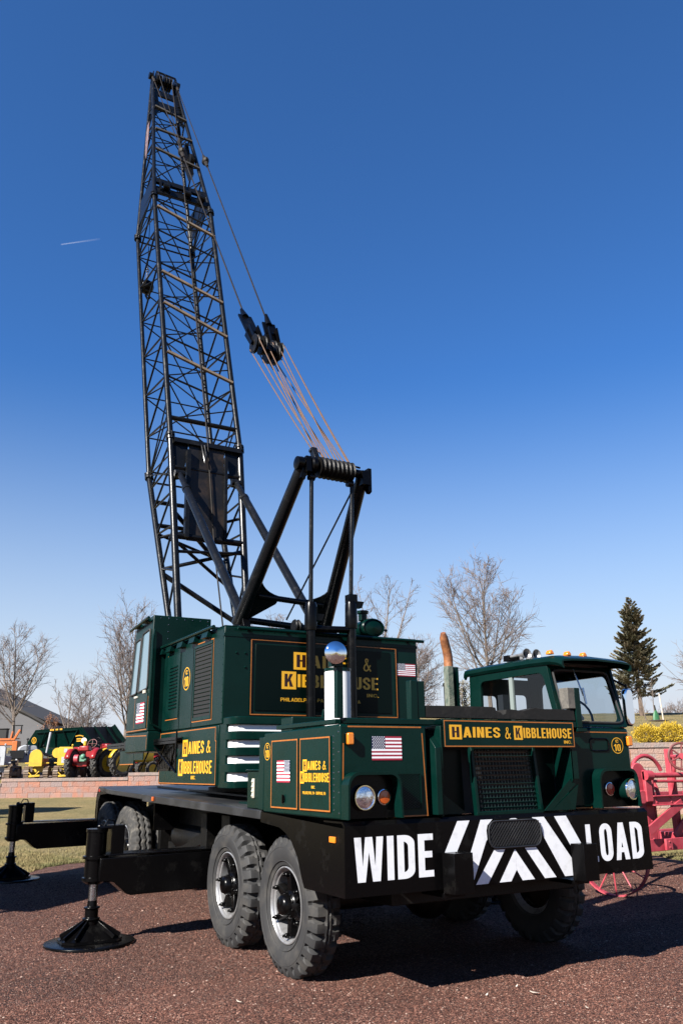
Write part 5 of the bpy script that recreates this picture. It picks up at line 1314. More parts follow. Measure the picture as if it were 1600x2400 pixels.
# raised lawns behind the retaining walls
As = [-300,-150,-90,-60]+[-45+1.5*i for i in range(61)]+[60,90,150,300]
mb = MB(); vs = []; fs = []; Q = [0,.02,.05,.08,.11,.14,.18,.22,.26,.30,.35,.4,.5,.6,.75,1.0]
for a in As:
    x, y = xy(a, bw(a)); vs.append((x, y, gz(x, y)-.3))
    for q in Q:
        b = bw(a)+300*q*q+12*q*(1-q)*4*.5; x, y = xy(a, b); vs.append((x, y, HU(a, b)+.02*math.sin(a*1.7+b)))
R_ = len(Q)+1
for i in range(len(As)-1):
    for k in range(R_-1): fs.append((i*R_+k, i*R_+k+1, (i+1)*R_+k+1, (i+1)*R_+k))
mb.add(vs, fs); o = mb.build('lawn_terrace', LAWN, None, angle=60); o['kind'] = 'structure'
rnd = random.Random(11); mb = MB()
GRASSM = mat('straw_blades', (.20,.155,.065), .9, noise=(1.6, (.11,.105,.035), .42, .6))
def blades(n, fx):
    for _ in range(n):
        x, y = fx(); z = gz(x, y); h = rnd.uniform(.03,.085); an = rnd.uniform(0,6.28); w = Vector((math.cos(an),math.sin(an),0))*.006; l_ = Vector((rnd.gauss(0,.6),rnd.gauss(0,.6),1)).normalized()*h
        p_ = Vector((x,y,z)); mb.add([p_-w, p_+w, p_+l_], [(0,1,2)])
def edge_pt(i0, i1, out):
    k = rnd.randrange(i0, i1); p_, q_ = Vector(bpoly[k]), Vector(bpoly[k+1]); t_ = rnd.random(); d_ = (p_.lerp(q_, t_)-Vector((2,0))); L_ = d_.length
    d_.normalize(); r_ = rbound(math.atan2(d_.y, d_.x))+abs(rnd.gauss(0,1))*out-.03; return 2+d_.x*r_, d_.y*r_
blades(15000, lambda: edge_pt(2, 7, 1.6)); blades(9000, lambda: edge_pt(9, 12, 1.4)); blades(3000, lambda: edge_pt(2, 12, .12))
o = mb.build('dry_grass', GRASSM, None, smooth=False); o['kind'] = 'stuff'
# strip of dark gravel on the left terrace
mb = MB(); vs = []; fs = []
for a in [-40+2*i for i in range(18)]:
    for b in (44.0, 46, 48, 50, 52): x, y = xy(a, b+.18); vs.append((x, y, HU(a, b)+.035))
for i in range(17):
    for k in range(4): fs.append((i*5+k, i*5+k+1, i*5+6+k, i*5+5+k))
mb.add(vs, fs); o = mb.build('terrace_path', ASPH, None); o['kind'] = 'structure'
def block_mat(name, cols, scale):
    m = mat(name, (.4,.3,.25), .9, bump=(18, .9, .03)); n, l = nodes(m); b = n['Principled BSDF']
    g = n.new('ShaderNodeNewGeometry'); cr = n.new('ShaderNodeValToRGB'); e = cr.color_ramp
    e.elements[0].color = (*cols[0],1); e.elements[1].color = (*cols[-1],1)
    for i, c in enumerate(cols[1:-1]): k = e.elements.new((i+1)/(len(cols)-1)); k.color = (*c,1)
    l.new(g.outputs['Random Per Island'], cr.inputs[0])
    tc = n.new('ShaderNodeTexCoord'); nz_ = n.new('ShaderNodeTexNoise'); nz_.inputs['Scale'].default_value = scale; nz_.inputs['Detail'].default_value = 6; l.new(tc.outputs['Object'], nz_.inputs[0])
    mx = n.new('ShaderNodeMix'); mx.data_type = 'RGBA'; mr = n.new('ShaderNodeMapRange'); mr.inputs[1].default_value = .45; mr.inputs[2].default_value = .7; l.new(nz_.outputs[0], mr.inputs[0]); l.new(mr.outputs[0], mx.inputs[0])
    l.new(cr.outputs[0], mx.inputs[6]); mx.inputs[7].default_value = (*cols[len(cols)//2],1); l.new(mx.outputs[2], b.inputs['Base Color'])
    return m
BLK1 = block_mat('pink_wall_block', [(0.238,0.102,0.067),(0.221,0.102,0.070),(0.254,0.119,0.082),(0.172,0.123,0.111),(0.213,0.094,0.064),(0.156,0.123,0.119)], 3)
CAP1 = block_mat('wall_cap', [(0.164,0.131,0.119),(0.213,0.143,0.119),(0.139,0.119,0.111),(0.189,0.139,0.119)], 4)
BLK2 = block_mat('weathered_wall_block', [(0.205,0.131,0.107),(0.164,0.135,0.123),(0.221,0.135,0.107),(0.148,0.131,0.123),(0.230,0.115,0.082)], 2.5)
def wall(name, label, segs, bmat, cmat, course, blen):
    """segs: (a0, a1, b, top) stretches; blocks laid in broken courses under a cap"""
    rnd = random.Random(5); x0, y0 = xy((segs[0][0]+segs[-1][1])/2, segs[0][2])
    root = empty(name, (x0, y0, gz(x0, y0)), 0, label, 'wall', world_parts=True)
    mb = MB(); mc = MB()
    for a0, a1, b, top in segs:
        x, y = xy((a0+a1)/2, b); n = int((top-.15-(gz(x, y)-.25))/course)+1
        for k in range(n):
            z1 = top-.15-k*course; z0 = z1-course+.003
            a = a0+(0 if k % 2 else -blen/2)
            while a < a1:
                e0, e1 = max(a, a0), min(a+blen-.004, a1)
                if e1-e0 > .05:
                    j = rnd.uniform(0, .022)
                    p = [Vector((*xy(e0, b-j), z0)), Vector((*xy(e1, b-j), z0)), Vector((*xy(e1, b+.25), z0)), Vector((*xy(e0, b+.25), z0))]
                    cx_ = [Vector((*xy(e0+.022, b-j-.009), z0+.018)), Vector((*xy(e1-.022, b-j-.009), z0+.018))]
                    mb.add([p[0],p[1],p[2],p[3],p[0]+Z*(z1-z0),p[1]+Z*(z1-z0),p[2]+Z*(z1-z0),p[3]+Z*(z1-z0),cx_[0],cx_[1],cx_[1]+Z*(z1-z0-.04),cx_[0]+Z*(z1-z0-.04)],
                           [(0,3,2,1),(4,5,6,7),(1,2,6,5),(2,3,7,6),(3,0,4,7),(8,9,10,11),(0,1,9,8),(1,5,10,9),(5,4,11,10),(4,0,8,11)])
                a += blen
        a = a0
        while a < a1:
            e1 = min(a+blen*1.1-.004, a1)
            mc.hexa([Vector((*xy(a, b-.06), top-.148)), Vector((*xy(e1, b-.06), top-.148)), Vector((*xy(e1, b+.27), top-.148)), Vector((*xy(a, b+.27), top-.148)), Vector((*xy(a, b-.06), top)), Vector((*xy(e1, b-.06), top)), Vector((*xy(e1, b+.27), top)), Vector((*xy(a, b+.27), top))])
            a += blen*1.1
    mb.build('block_course', bmat, root, smooth=False); mc.build('wall_cap', cmat, root, smooth=False)
    return root
wall('retaining_wall', 'low pink block retaining wall with stepped cap below the row of old tractors', [(-40,-17.35,44.0,1.13),(-17.34,-10.95,44.0,1.36),(-10.94,-3.2,44.0,1.58)], BLK1, CAP1, .285, .56)
wall('retaining_wall', 'taller weathered block retaining wall below the golden shrubs', [(2.4,40,26.9,2.32)], BLK2, CAP1, .20, .50)

# ------------------------------------------------------------------ trees
def bare_tree(name, label, u, v, d, H, spread, seed, forks=3, low=.16, up=.62, group='bare winter trees', dens=1.0, zbase=None, tw=.011, m=None, trunk=.13):
    rnd = random.Random(seed)
    p = at(u, v, d); a, b = ab(p.x, p.y); zb = HU(a, b) if zbase is None else zbase
    root = empty(name, (p.x, p.y, zb), rnd.uniform(0, 6), label, 'tree', group)
    mt = MB(); mtw = MB()
    def rv(s): return Vector((rnd.uniform(-s,s), rnd.uniform(-s,s), rnd.uniform(-s,s)))
    def limb(mb, p0, d0, L, r0, r1, seg, bend, up_):
        pts = [p0]; dd = d0.normalized()
        for i in range(seg):
            dd = (dd+rv(bend)+Vector((0,0,up_))).normalized(); pts.append(pts[-1]+dd*(L/seg))
        mb.path(pts, [r0+(r1-r0)*i/seg for i in range(seg+1)], 6 if r0 > .03 else 4 if r0 > .012 else 3, caps=False)
        return pts
    def along(pts, t):
        k = min(int(t*(len(pts)-1)), len(pts)-2); f = t*(len(pts)-1)-k
        return pts[k].lerp(pts[k+1], f), (pts[k+1]-pts[k]).normalized()
    leaders = [(Vector((0,0,0)), Vector((rnd.uniform(-.05,.05), rnd.uniform(-.05,.05), 1)), H, trunk*H/9)]
    tr = limb(mt, Vector((0,0,-.1)), Vector((0,0,1)), H*.97, trunk*H/9, .012, 12, .05, .12)
    tops = [(tr, H, trunk*H/9)]
    for f in range(forks):
        q, dd = along(tr, rnd.uniform(low*.9, low+.20)); an = 2*math.pi*f/max(forks,1)+rnd.uniform(-.5,.5)
        L = H*rnd.uniform(.55,.75)
        l2 = limb(mt, q, Vector((math.cos(an)*.55, math.sin(an)*.55, 1)), L, trunk*H/9*.55, .010, 9, .06, .10); tops.append((l2, L, trunk*H/9*.5))
    for ld, L, r in tops:
        nb = int((26 if ld is tr else 15)*dens)
        for i in range(nb):
            t = low+(1-low)*(i+rnd.random())/nb if ld is tr else .12+.86*(i+rnd.random())/nb
            q, dd = along(ld, min(t, .99)); an = rnd.uniform(0, 2*math.pi)
            sp = spread*(math.sin(math.pi*min(1, .25+.72*t))**.8)*(1.0 if ld is tr else .55)*rnd.uniform(.7,1.1)
            e = rnd.uniform(up-.15, up+.25)
            bl = limb(mt, q, Vector((math.cos(an)*math.cos(e), math.sin(an)*math.cos(e), math.sin(e))), sp/math.cos(e)*.8+.25, max(.016, r*.40*(1.1-t)), .010, 5, .13, .06)
            n2 = int(6*dens)+2
            for j in range(n2):
                q2, d2 = along(bl, .2+.78*(j+rnd.random())/n2)
                s2 = limb(mtw, q2, d2+rv(.95)+Vector((0,0,.15)), sp*rnd.uniform(.22,.42)+.2, tw*1.15, tw*.6, 3, .2, .05)
                for k in range(int(2*dens)+1):
                    q3, d3 = along(s2, rnd.uniform(.25,.98)); limb(mtw, q3, d3+rv(1.0)+Vector((0,0,.10)), sp*rnd.uniform(.10,.22)+.12, tw*.72, tw*.4, 2, .2, .05)
    mt.build('trunk', BARK, root); mtw.build('crown', m or TWIG, root, smooth=False)
    return root
bare_tree('bare_tree', 'tall bare tree rising behind the grey hooded tractor and orange machine', 30, 1745, 62, 9.0, 3.0, 3, forks=3, up=.72, dens=1.15)
bare_tree('bare_tree', 'tall bare tree just left of the crane operator cab', 292, 1735, 60, 10.2, 3.7, 8, forks=4, up=.72, dens=1.25, low=.12)
bare_tree('bare_tree', 'bare tree standing behind the roof air cleaner of the crane', 893, 1690, 62, 11.2, 2.6, 21, forks=3, dens=.95, low=.2)
bare_tree('bare_tree', 'big wide bare tree between the exhaust stack and the driver cab roof', 1152, 1700, 52, 9.9, 4.1, 34, forks=5, up=.60, dens=1.15, low=.14)
bare_tree('bare_tree', 'bare tree seen low between the gantry legs', 650, 1700, 64, 10.0, 3.2, 13, forks=3, dens=.9, low=.2)
bare_tree('bare_tree', 'bare tree leaning over the lawn beyond the last golden shrub', 1660, 1672, 50, 4.0, 2.6, 51, forks=3, dens=.6, up=.5, tw=.014)
bare_tree('bare_tree', 'thin bare tree far behind the green dump body', 160, 1700, 80, 7.2, 1.5, 17, forks=2, dens=.8, up=.9)
bare_tree('bare_tree', 'bushy bare tree beside the exhaust stack, lower than its neighbour', 985, 1700, 58, 5.4, 2.6, 61, forks=4, dens=1.0, up=.45, low=.05)
bare_tree('bare_tree', 'bare tree behind the green dump body, left of the operator cab', 205, 1705, 78, 6.6, 2.8, 71, forks=3, dens=1.0, up=.5, low=.05)
for i, (u, s_) in enumerate(((1562,1),(1590,1.2),(1505,.8),(1455,.9))):
    bare_tree('bare_tree', ['small distant bare tree on the lawn crest right of the pale stake','taller distant bare tree on the lawn crest above the last golden shrub','small distant bare tree on the lawn crest between spruce trunk and sapling','small distant bare tree on the lawn crest seen past the cab mirror'][i], u, 1668, 72, 1.7*s_, .9*s_, 80+i, forks=2, dens=.5, up=.6, tw=.012, trunk=.25)
def clump_tree(name, label, u, v, d, H, R, n, m, seed, cat, size, bark=BARK, group=None, shape='egg', zb=None, trunkr=.08):
    rnd = random.Random(seed); p = at(u, v, d); z = zb if zb is not None else zu(p.x, p.y)
    root = empty(name, (p.x, p.y, z), 0, label, cat, group)
    mt = MB(); mt.tube((0,0,-.1),(0,0,H*.9),trunkr,8,r2=trunkr*.3)
    mb = MB()
    cl = [(rnd.uniform(0,2*math.pi), rnd.random()**.5, rnd.uniform(.05,1)) for _ in range(max(10, n//70))]
    for an, rr_2, t in cl:
        rad = R*(math.sin(math.pi*(.12+.83*t))**.7 if shape == 'egg' else 1-t*.9); c = Vector((math.cos(an)*rr_2*rad, math.sin(an)*rr_2*rad, H*t))
        mt.tube((0,0,max(0,H*t*.7)), c, trunkr*.25, 5, r2=.01, caps=False)
        for _ in range(70):
            q = c+Vector((rnd.gauss(0,R*.17), rnd.gauss(0,R*.17), rnd.gauss(0,H*.06))); a = Vector((rnd.uniform(-1,1),rnd.uniform(-1,1),rnd.uniform(-1,1))).normalized()*size; b_ = a.orthogonal().normalized()*size*.55; b_.rotate(Matrix.Rotation(rnd.uniform(0,6),3,a))
            mb.add([q-a, q+b_, q+a, q-b_], [(0,1,2,3)])
    mt.build('trunk', bark, root); mb.build('crown', m, root, smooth=False)
    return root
clump_tree('oak_sapling', 'small tree still holding dry brown leaves behind the dump body', 118, 1708, 74, 2.9, .8, 2200, LEAFB, 4, 'tree', .055)
clump_tree('shrub', 'olive bare thicket right of the brown leaved tree', 232, 1706, 82, 2.6, 1.6, 3500, TWIG, 9, 'shrub', .05)
clump_tree('shrub', 'tangled brown thicket behind the middle of the dump body', 185, 1706, 84, 3.2, 1.8, 4200, TWIG, 12, 'shrub', .05)
clump_tree('shrub', 'brown thicket behind the grey shed roof slope', 75, 1706, 96, 4.2, 2.6, 4200, TWIG, 15, 'shrub', .06)
clump_tree('shrub', 'brown thicket between the crane house and the exhaust stack', 985, 1690, 66, 3.0, 1.6, 3200, TWIG, 19, 'shrub', .05)
clump_tree('shrub', 'olive bush seen between the exhaust guard and the driver cab', 1085, 1690, 56, 2.2, .8, 2200, NEEDLE, 23, 'shrub', .05)
# spruce
def spruce():
    rnd = random.Random(77); p = at(1503, 1676, 52); root = empty('spruce_tree', (p.x, p.y, zu(p.x, p.y)), .4, 'dark spruce with a bare lower trunk on the raised lawn', 'tree')
    H = 7.45; mt = MB(); mb = MB(); mt.path([(0,0,-.1),(0,0,H*.35),(0,0,H*.7),(0,0,H)], [.15,.11,.06,.012], 10)
    lv_ = 34
    for i in range(lv_):
        t = i/(lv_-1); z = H*(.20+.80*t); L = 1.95*(1-t)**.75*rnd.uniform(.85,1.1)+.10
        for k in range(10 if t < .9 else 6):
            an = rnd.uniform(0, 2*math.pi); l = L*rnd.uniform(.55,1.08); drop = -.10+.35*t
            pts = [Vector((math.cos(an)*l*s_, math.sin(an)*l*s_, z+l*s_*drop-.16*l*math.sin(math.pi*s_)+.10*l*s_*s_)) for s_ in (0,.33,.66,1)]
            mt.path(pts, [.022,.016,.011,.005], 4, caps=False)
            sparse = .40 if t < .22 else .75 if t < .38 else 1.0
            n = int(80*l*sparse)+10
            for j in range(n):
                s_ = (rnd.random()**.6 if t > .25 else .45+.55*rnd.random()); kx = min(int(s_*3), 2); q = pts[kx].lerp(pts[kx+1], s_*3-kx)
                dirx = (pts[kx+1]-pts[kx]).normalized(); side = Vector((-math.sin(an), math.cos(an), 0))*rnd.uniform(-1,1)+Vector((0,0,rnd.uniform(-.25,.35)))
                q2 = q+side*.26*(1.15-s_)*min(1, l)+(dirx*.03)-Z*.05*rnd.random()
                a = (dirx*.7+side*.6).normalized()*rnd.uniform(.09,.16); b_ = a.cross(Vector((rnd.uniform(-.4,.4),rnd.uniform(-.4,.4),1))).normalized()*.038
                mb.add([q2-b_, q2+a*.5-b_*1.1, q2+a, q2+a*.5+b_*1.1, q2+b_], [(0,1,2,3,4)])
                c_ = b_.cross(a).normalized()*.034
                mb.add([q2-c_, q2+a*.5-c_, q2+a*.95, q2+a*.5+c_], [(0,1,2,3)])
    mt.build('trunk', BARKD, root); mb.build('crown', NEEDLE, root, smooth=False)
spruce()
# golden shrubs on the wall
def shrub(label, u, w, h, seed, dd=26.4):
    rnd = random.Random(seed); p = at(u, 1738, dd); root = empty('golden_shrub', (p.x, p.y, 2.30), 0, label, 'shrub', 'golden shrubs on the retaining wall')
    mb = MB()
    for _ in range(3600):
        d = Vector((rnd.gauss(0,1), rnd.gauss(0,1), rnd.gauss(0,1))).normalized(); r = rnd.random()**.28
        wob = 1+.13*math.sin(d.x*7+seed)+.10*math.sin(d.y*9+d.z*6)
        q = Vector((d.x*w/2*r*wob, d.y*w/2*r*wob, h*.47+d.z*h*.5*r*wob))
        if q.z < 0: q.z = abs(q.z)*.3
        a = (d*.7+Vector((rnd.uniform(-.6,.6),rnd.uniform(-.6,.6),rnd.uniform(-.2,.9)))).normalized()*rnd.uniform(.035,.075); b_ = a.orthogonal().normalized()*.013; b_.rotate(Matrix.Rotation(rnd.uniform(0,6),3,a))
        mb.add([q-b_, q+b_, q+a], [(0,1,2)])
    mb.build('crown', GOLD, root, smooth=False)
    ms = MB()
    for k in range(12):
        an = k*.52; ms.tube((0,0,0),(math.cos(an)*w*.3,math.sin(an)*w*.3,h*.6),.012,5,r2=.004)
    ms.build('stem', BARK, root)
shrub('golden shrub on the wall nearest the cab mirror', 1517, .84, .60, 1); shrub('golden shrub on the wall directly right of the one by the cab mirror', 1573, .86, .66, 2); shrub('golden shrub on the wall farthest from the cab mirror', 1632, .86, .62, 3, 26.2)
# sapling with watering bag, stake, mulch
p = at(1536, 1683, 44); zb = zu(p.x, p.y)
o = MB(); o.lathe([(0,.55),(.05,.35),(.07,0)], (p.x+.15, p.y, zb), Z, 20); tag(o.build('mulch', MULCH), 'dark mulch patch round the bagged sapling', 'mulch', kind='stuff')
sp_ = empty('sapling', (p.x, p.y, zb), 0, 'thin young tree with a watering bag round its stem', 'sapling', world_parts=True)
mb = MB(); mb.path([(p.x-.05,p.y,zb),(p.x-.08,p.y,zb+.8),(p.x-.02,p.y,zb+1.5),(p.x-.16,p.y,zb+2.1)], [.035,.025,.016,.006], 6)
rnd = random.Random(3)
for i in range(22):
    z = zb+.9+i*.055; an = rnd.uniform(0,6.28); mb.tube((p.x-.06,p.y,z),(p.x-.06+math.cos(an)*.32,p.y+math.sin(an)*.32,z+.32),.007,4,r2=.003)
mb.build('stem', BARK, sp_)
mb = MB(); mb.lathe([(0,.17),(.03,.20),(.30,.17),(.48,.09),(.56,.05)], (0,0,0), Z, 16); mb.v = [(p.x+.02+x*1.15*(1+.08*math.sin(z*30+y*20)), p.y+y*.7, zb+z*1.02) for x,y,z in mb.v]; bg_ = mb.build('watering_bag', BAGG)
tag(bg_, 'green watering bag wrapped round the sapling on the lawn', 'watering bag')
mb = MB(); mb.tube((p.x+.02,p.y,zb+.56),(p.x-.02,p.y,zb+.82),.05,8,r2=.04); o = mb.build('bag_neck', FLAT, bg_)
q = at(1553, 1681, 44); mb = MB(); mb.bar((q.x,q.y,zb-.1),(q.x-.10,q.y,zb+1.42),.045,.045); tag(mb.build('wooden_stake', STAKE), 'pale wooden stake standing right of the bagged sapling', 'stake')
q = at(1513, 1682, 45); mb = MB(); mb.path([(q.x,q.y,zb-.1),(q.x-.12,q.y,zb+.6),(q.x-.22,q.y,zb+1.2)],[.035,.03,.02],6)
for i in range(7): mb.tube((q.x-.1-.02*i,q.y,zb+.5+.1*i),(q.x-.1-.02*i+rnd.uniform(-.5,.5),q.y+rnd.uniform(-.3,.3),zb+1.0+.12*i),.010,4,r2=.003)
tag(mb.build('young_tree', BARK), 'leaning young bare tree just left of the green watering bag', 'tree')
# ------------------------------------------------------------------ grey shed, dump body and the row of tractors
def scr(u, v, d): return at(u, v, d)
P1 = [scr(u, v, 84) for u, v in ((-130,1760),(104,1760),(104,1697),(60,1672),(0,1645),(-130,1590))]
z0_ = zu(P1[0].x, P1[0].y)-.4
P1[0].z = P1[1].z = z0_
sh = empty('shed', (P1[1].x, P1[1].y, z0_+.4), 0, 'grey metal shed with a dark sloping roof edge behind the machines', 'shed', world_parts=True)
mb = MB(); mb.prism(P1, FH*14); mb.build('wall', SHED, sh, smooth=False)
mb = MB()
for a, b in ((2,3),(3,4),(4,5)): mb.bar(P1[a]+Z*.12-FH*.15+(RH*.25-Z*.1 if a == 2 else Vector()), P1[b]+Z*.12-FH*.15, .3, .22); 
e0, e1 = P1[2]+Z*.26+RH*.25, P1[5]+Z*.26
mb.prism([e0, e1, e1+FH*14, e0+FH*14], (0,0,.05)); mb.build('roof', SHEDROOF, sh, smooth=False)
dA, dB = 50.0, 53.0
def dz0(u, v, d): return scr(u, v, d)
db = empty('dump_body', tuple(scr(140, 1795, 50)), 0, 'dark green hopper dump body with yellow lettering behind the tractors', 'dump trailer', world_parts=True)
mb = MB()
f = [scr(u, v, dA) for u, v in ((58,1751),(84,1711),(190,1704),(230,1757))]
bk_ = [scr(u, v, dB) for u, v in ((66,1751),(92,1712),(262,1703),(300,1757))]
mb.add(f+bk_, [(0,1,2,3),(0,4,5,1),(4,7,6,5)]); mb.prism([scr(59,1752,dA),scr(229,1758,dA),scr(299,1758,dB),scr(66,1752,dB)], (0,0,-.35))
body = mb.build('body', GREEN2, db, smooth=False)
mb = MB(); inn_ = -FH*0+Z*0
mb.add([f[2]+RH*.02, bk_[2]+RH*.02, bk_[3]-RH*.5, f[3]-RH*.5], [(0,1,2,3)]); mb.build('slope_sheet', FLAT, db, smooth=False)
mb = MB()
for t in (.0, .42, .80): mb.bar(f[2].lerp(bk_[2], t)+Z*.02, f[3].lerp(bk_[3], t), .10, .12)
mb.bar(bk_[2], bk_[3], .1, .5)
for t in (.22,.42,.62): mb.bar(f[1].lerp(f[2], t)-FH*.04-Z*.2, f[0].lerp(f[3], t)-FH*.04+Z*.05, .06, .05)
mb.bar(scr(86,1717,49.95), scr(183,1710,49.95), .05, .06); mb.bar(scr(183,1710,49.95), scr(162,1750,49.95), .05, .05)
mb.build('rib', GREEN, db, smooth=False)
mb = MB(); 
for a, b, w_ in ((scr(118,1711.2,49.9),scr(147,1708.8,49.9),.07),): 
    n_ = 9
    for i in range(n_):
        if i not in (3,6): mb.bar(a.lerp(b, (i+.1)/n_), a.lerp(b, (i+.85)/n_), .01, .09)
ringloop(mb, scr(80.5,1735.5,49.85), RH, Z, .14, .19, .03); mb.bar(scr(80.5,1741,49.84), scr(80.5,1731,49.84), .07, .03)
for k in range(7): t = -1+2*k/6; mb.bar(scr(187+8.0*t-1,1726.0+1.6*t*t-2.2,49.85), scr(187+8.0*t+1,1726.0+1.6*t*t-2.2,49.85), .01, .06)
mb.bar(scr(180,1732,49.85), scr(192,1731.5,49.85), .01, .06); mb.bar(scr(180,1737,49.85), scr(191,1736.5,49.85), .01, .06)
mb.build('lettering', YELLOWL, db, smooth=False)
mb = MB(); mb.lathe([(0,.17),(.02,.17),(.02,0)], scr(197.5,1735.5,49.8), -FH, 18); mb.build('round_plate', STAKE, db)
mb = MB()
for u in (90, 215): mb.box(-.2,.2,-.2,.2,-.1,1.6); mb.v = [tuple(Vector(v_)+scr(u,1795,51.2)) if i >= len(mb.v)-8 else v_ for i, v_ in enumerate(mb.v)]
mb.build('support', GRIME, db)
def rootat(name, u, d, label, cat, rz=0.0, group=None, v=1822):
    p = at(u, v, d); a, b = ab(p.x, p.y)
    return empty(name, (p.x, p.y, HU(a, b)+.04), YAW+rz, label, cat, group)
def track_loop(root, x, w, L, h, y0=0.0):
    mb = MB(); n = 22
    for i in range(n):
        t = 2*math.pi*i/n; c_, s_ = math.cos(t), math.sin(t)
        yy = y0+L/2+(L/2-h/2)*max(-1, min(1, c_*1.6))+h/2*(c_ if abs(c_) > .62 else 0)*.9; zz = h/2+h/2*max(-1, min(1, s_*1.45))
        nrm_ = Vector((0, c_*.8, s_)).normalized(); tg = Vector((0, -nrm_.z, nrm_.y))
        mb.obox((x,yy,zz), X, tg, nrm_, w/2, .085*L/1.6, .022); mb.obox(Vector((x,yy,zz))+nrm_*.035+tg*.05, X, tg, nrm_, w/2, .012, .022)
    for yy in (y0+h*.5, y0+L-h*.5): mb.cyl((x-w*.3,yy,h/2),(x+w*.3,yy,h/2),h*.40,16)
    mb.box(x-w*.25,x+w*.25,y0+h*.4,y0+L-h*.4,h*.25,h*.6)
    return mb.build('track', TRACK, root)
def crawler(u, d, label, m, kind, s=1.0, rz=0.0):
    r = rootat('crawler_tractor', u, d, label, 'tractor', rz, 'old crawler tractors on the terrace')
    track_loop(r, -.50*s, .26*s, 1.7*s, .55*s, .15); track_loop(r, .52*s, .26*s, 1.7*s, .55*s, .15)
    mb = MB(); mb.box(-.30*s,.32*s,.5,1.7*s,.30*s,.60*s); mb.bar((-.28*s,.02,.10*s),(.3*s,.02,.14*s),.08,.1); mb.bar((-.3*s,.0,.3*s),(-.05*s,.0,.08*s),.05,.05); mb.bar((.25*s,.0,.36*s),(.0,.0,.1*s),.05,.05)
    mb.bar((-.62*s,.25,.77*s),(.66*s,.25,.77*s),.07,.06); mb.build('frame', m, r, bevel=.01)
    mb = MB()
    if kind == 'round':
        pts = [(-.35*s,.60*s),(.35*s,.60*s),(.345*s,1.1*s)]+arc(0,1.1*s,.345*s,.36*s,12,168,10)+[(-.345*s,1.1*s)]
    else: pts = [(-.40*s,.64*s),(.40*s,.64*s),(.40*s,1.50*s),(.33*s,1.57*s),(-.33*s,1.57*s),(-.40*s,1.50*s)]
    mb.prism([(x,.02,z) for x,z in pts], (0,.16,0)); nose = mb.build('radiator', m, r, bevel=.015)
    mb = MB(); mb.box(-.28*s,.28*s,.19,1.25*s,.62*s,1.02*s) if kind == 'round' else mb.box(-.30*s,.30*s,.19,1.2*s,.66*s,1.1*s); mb.build('hood', m if kind != 'round' else TORANGE, r, bevel=.03)
    if kind == 'round':
        mb = MB(); mb.prism([(.25*s,.2,1.36*s),(.37*s,.2,1.2*s),(.75*s,1.0,1.05*s),(.60*s,1.0,1.15*s)], (0,0,-.06)); mb.build('shadow_sheet', FLAT, r)  # flat black sheet standing in for the shadow behind the nose plate
        mb = MB(); wcol = mat('faint_lettering', (.45,.25,.02), .5)
        write(mb, 'CA', (-.27*s,.02,.70*s), X, Z, .1, .1); 
        for k in range(8): mb.add([(x,.016,z) for x,z in ((-.14*s+.045*k,.70*s),(-.115*s+.045*k,.70*s),(-.115*s+.045*k,.77*s+.02*(k % 3)),(-.14*s+.045*k,.77*s+.02*(k % 3)))], [(0,1,2,3)])
        mb.v = mb.v; mb.build('lettering', wcol, nose, smooth=False)
    else:
        mb = MB(); mb.box(-.08*s,.10*s,.008,.019,1.28*s,1.48*s); mb.box(-.18*s,.18*s,.008,.019,.76*s,1.06*s); mb.build('grille', STEEL if kind == 'grey' else TGREY, nose, bevel=.004)
        mb = MB()
        for k in range(5): mb.lathe([(0,0),(0,.26-.02*k),(.11,.26-.02*k),(.11,0)], (-.55*s,.35+.0*k+.16*k,1.28*s), Y, 18)
        mb.build('fuel_tank', m, r)
    mb = MB(); mb.box(-.25*s,.25*s,1.35*s,1.75*s,.75*s,.85*s); mb.bar((-.22*s,1.72*s,.8*s),(-.22*s,1.85*s,1.25*s),.45,.05); mb.build('seat', FLAT, r, bevel=.02)
    mb = MB(); mb.tube((.12*s,.5,1.0*s),(.20*s,.5,1.62*s if kind != 'round' else 1.3*s),.03,8); mb.sphere((.2*s,.5,1.66*s),.06,8,6); mb.build('stack', m if kind != 'round' else GRIME, r)
    return r
crawler(-12, 43.4, 'pale grey crawler tractor beyond the wall, before the orange machine', TGREY, 'grey', 1.05)
crawler(80, 43.3, 'small yellow crawler tractor with a rounded nose plate', YEL, 'round')
crawler(149, 43.2, 'yellow crawler tractor with a flat square radiator, beside the red tractor', YEL, 'square')
# grey hood tractor behind
r = rootat('grey_tractor', 62, 46.5, 'light grey tractor half hidden between the grey and yellow crawlers', 'tractor', .5)
mb = MB(); mb.box(-.55,.55,0,.9,.7,1.35); mb.prism([(-.55,0,1.351),(.55,0,1.351),(.40,0,1.62),(-.25,0,1.66),(-.5,0,1.55)], (0,.5,0)); mb.build('hood', TGREY, r, bevel=.05)
mb = MB(); mb.box(-1.1,-.3,-.6,.0,.9,1.35); mb.build('footplate', FLAT, r, bevel=.02); track_loop(r, -.75, .3, 1.9, .75, -.9)
mb = MB(); mb.tube((-.1,-.05,1.1),(-.12,-.05,1.95),.03,8); mb.sphere((-.12,-.05,1.98),.07,8,6); mb.build('lever', FLAT, r)
mb = MB(); mb.tube((.9,-.4,1.2),(1.05,-.4,2.35),.055,10,r2=.075); mb.build('stack', TGREY, r)
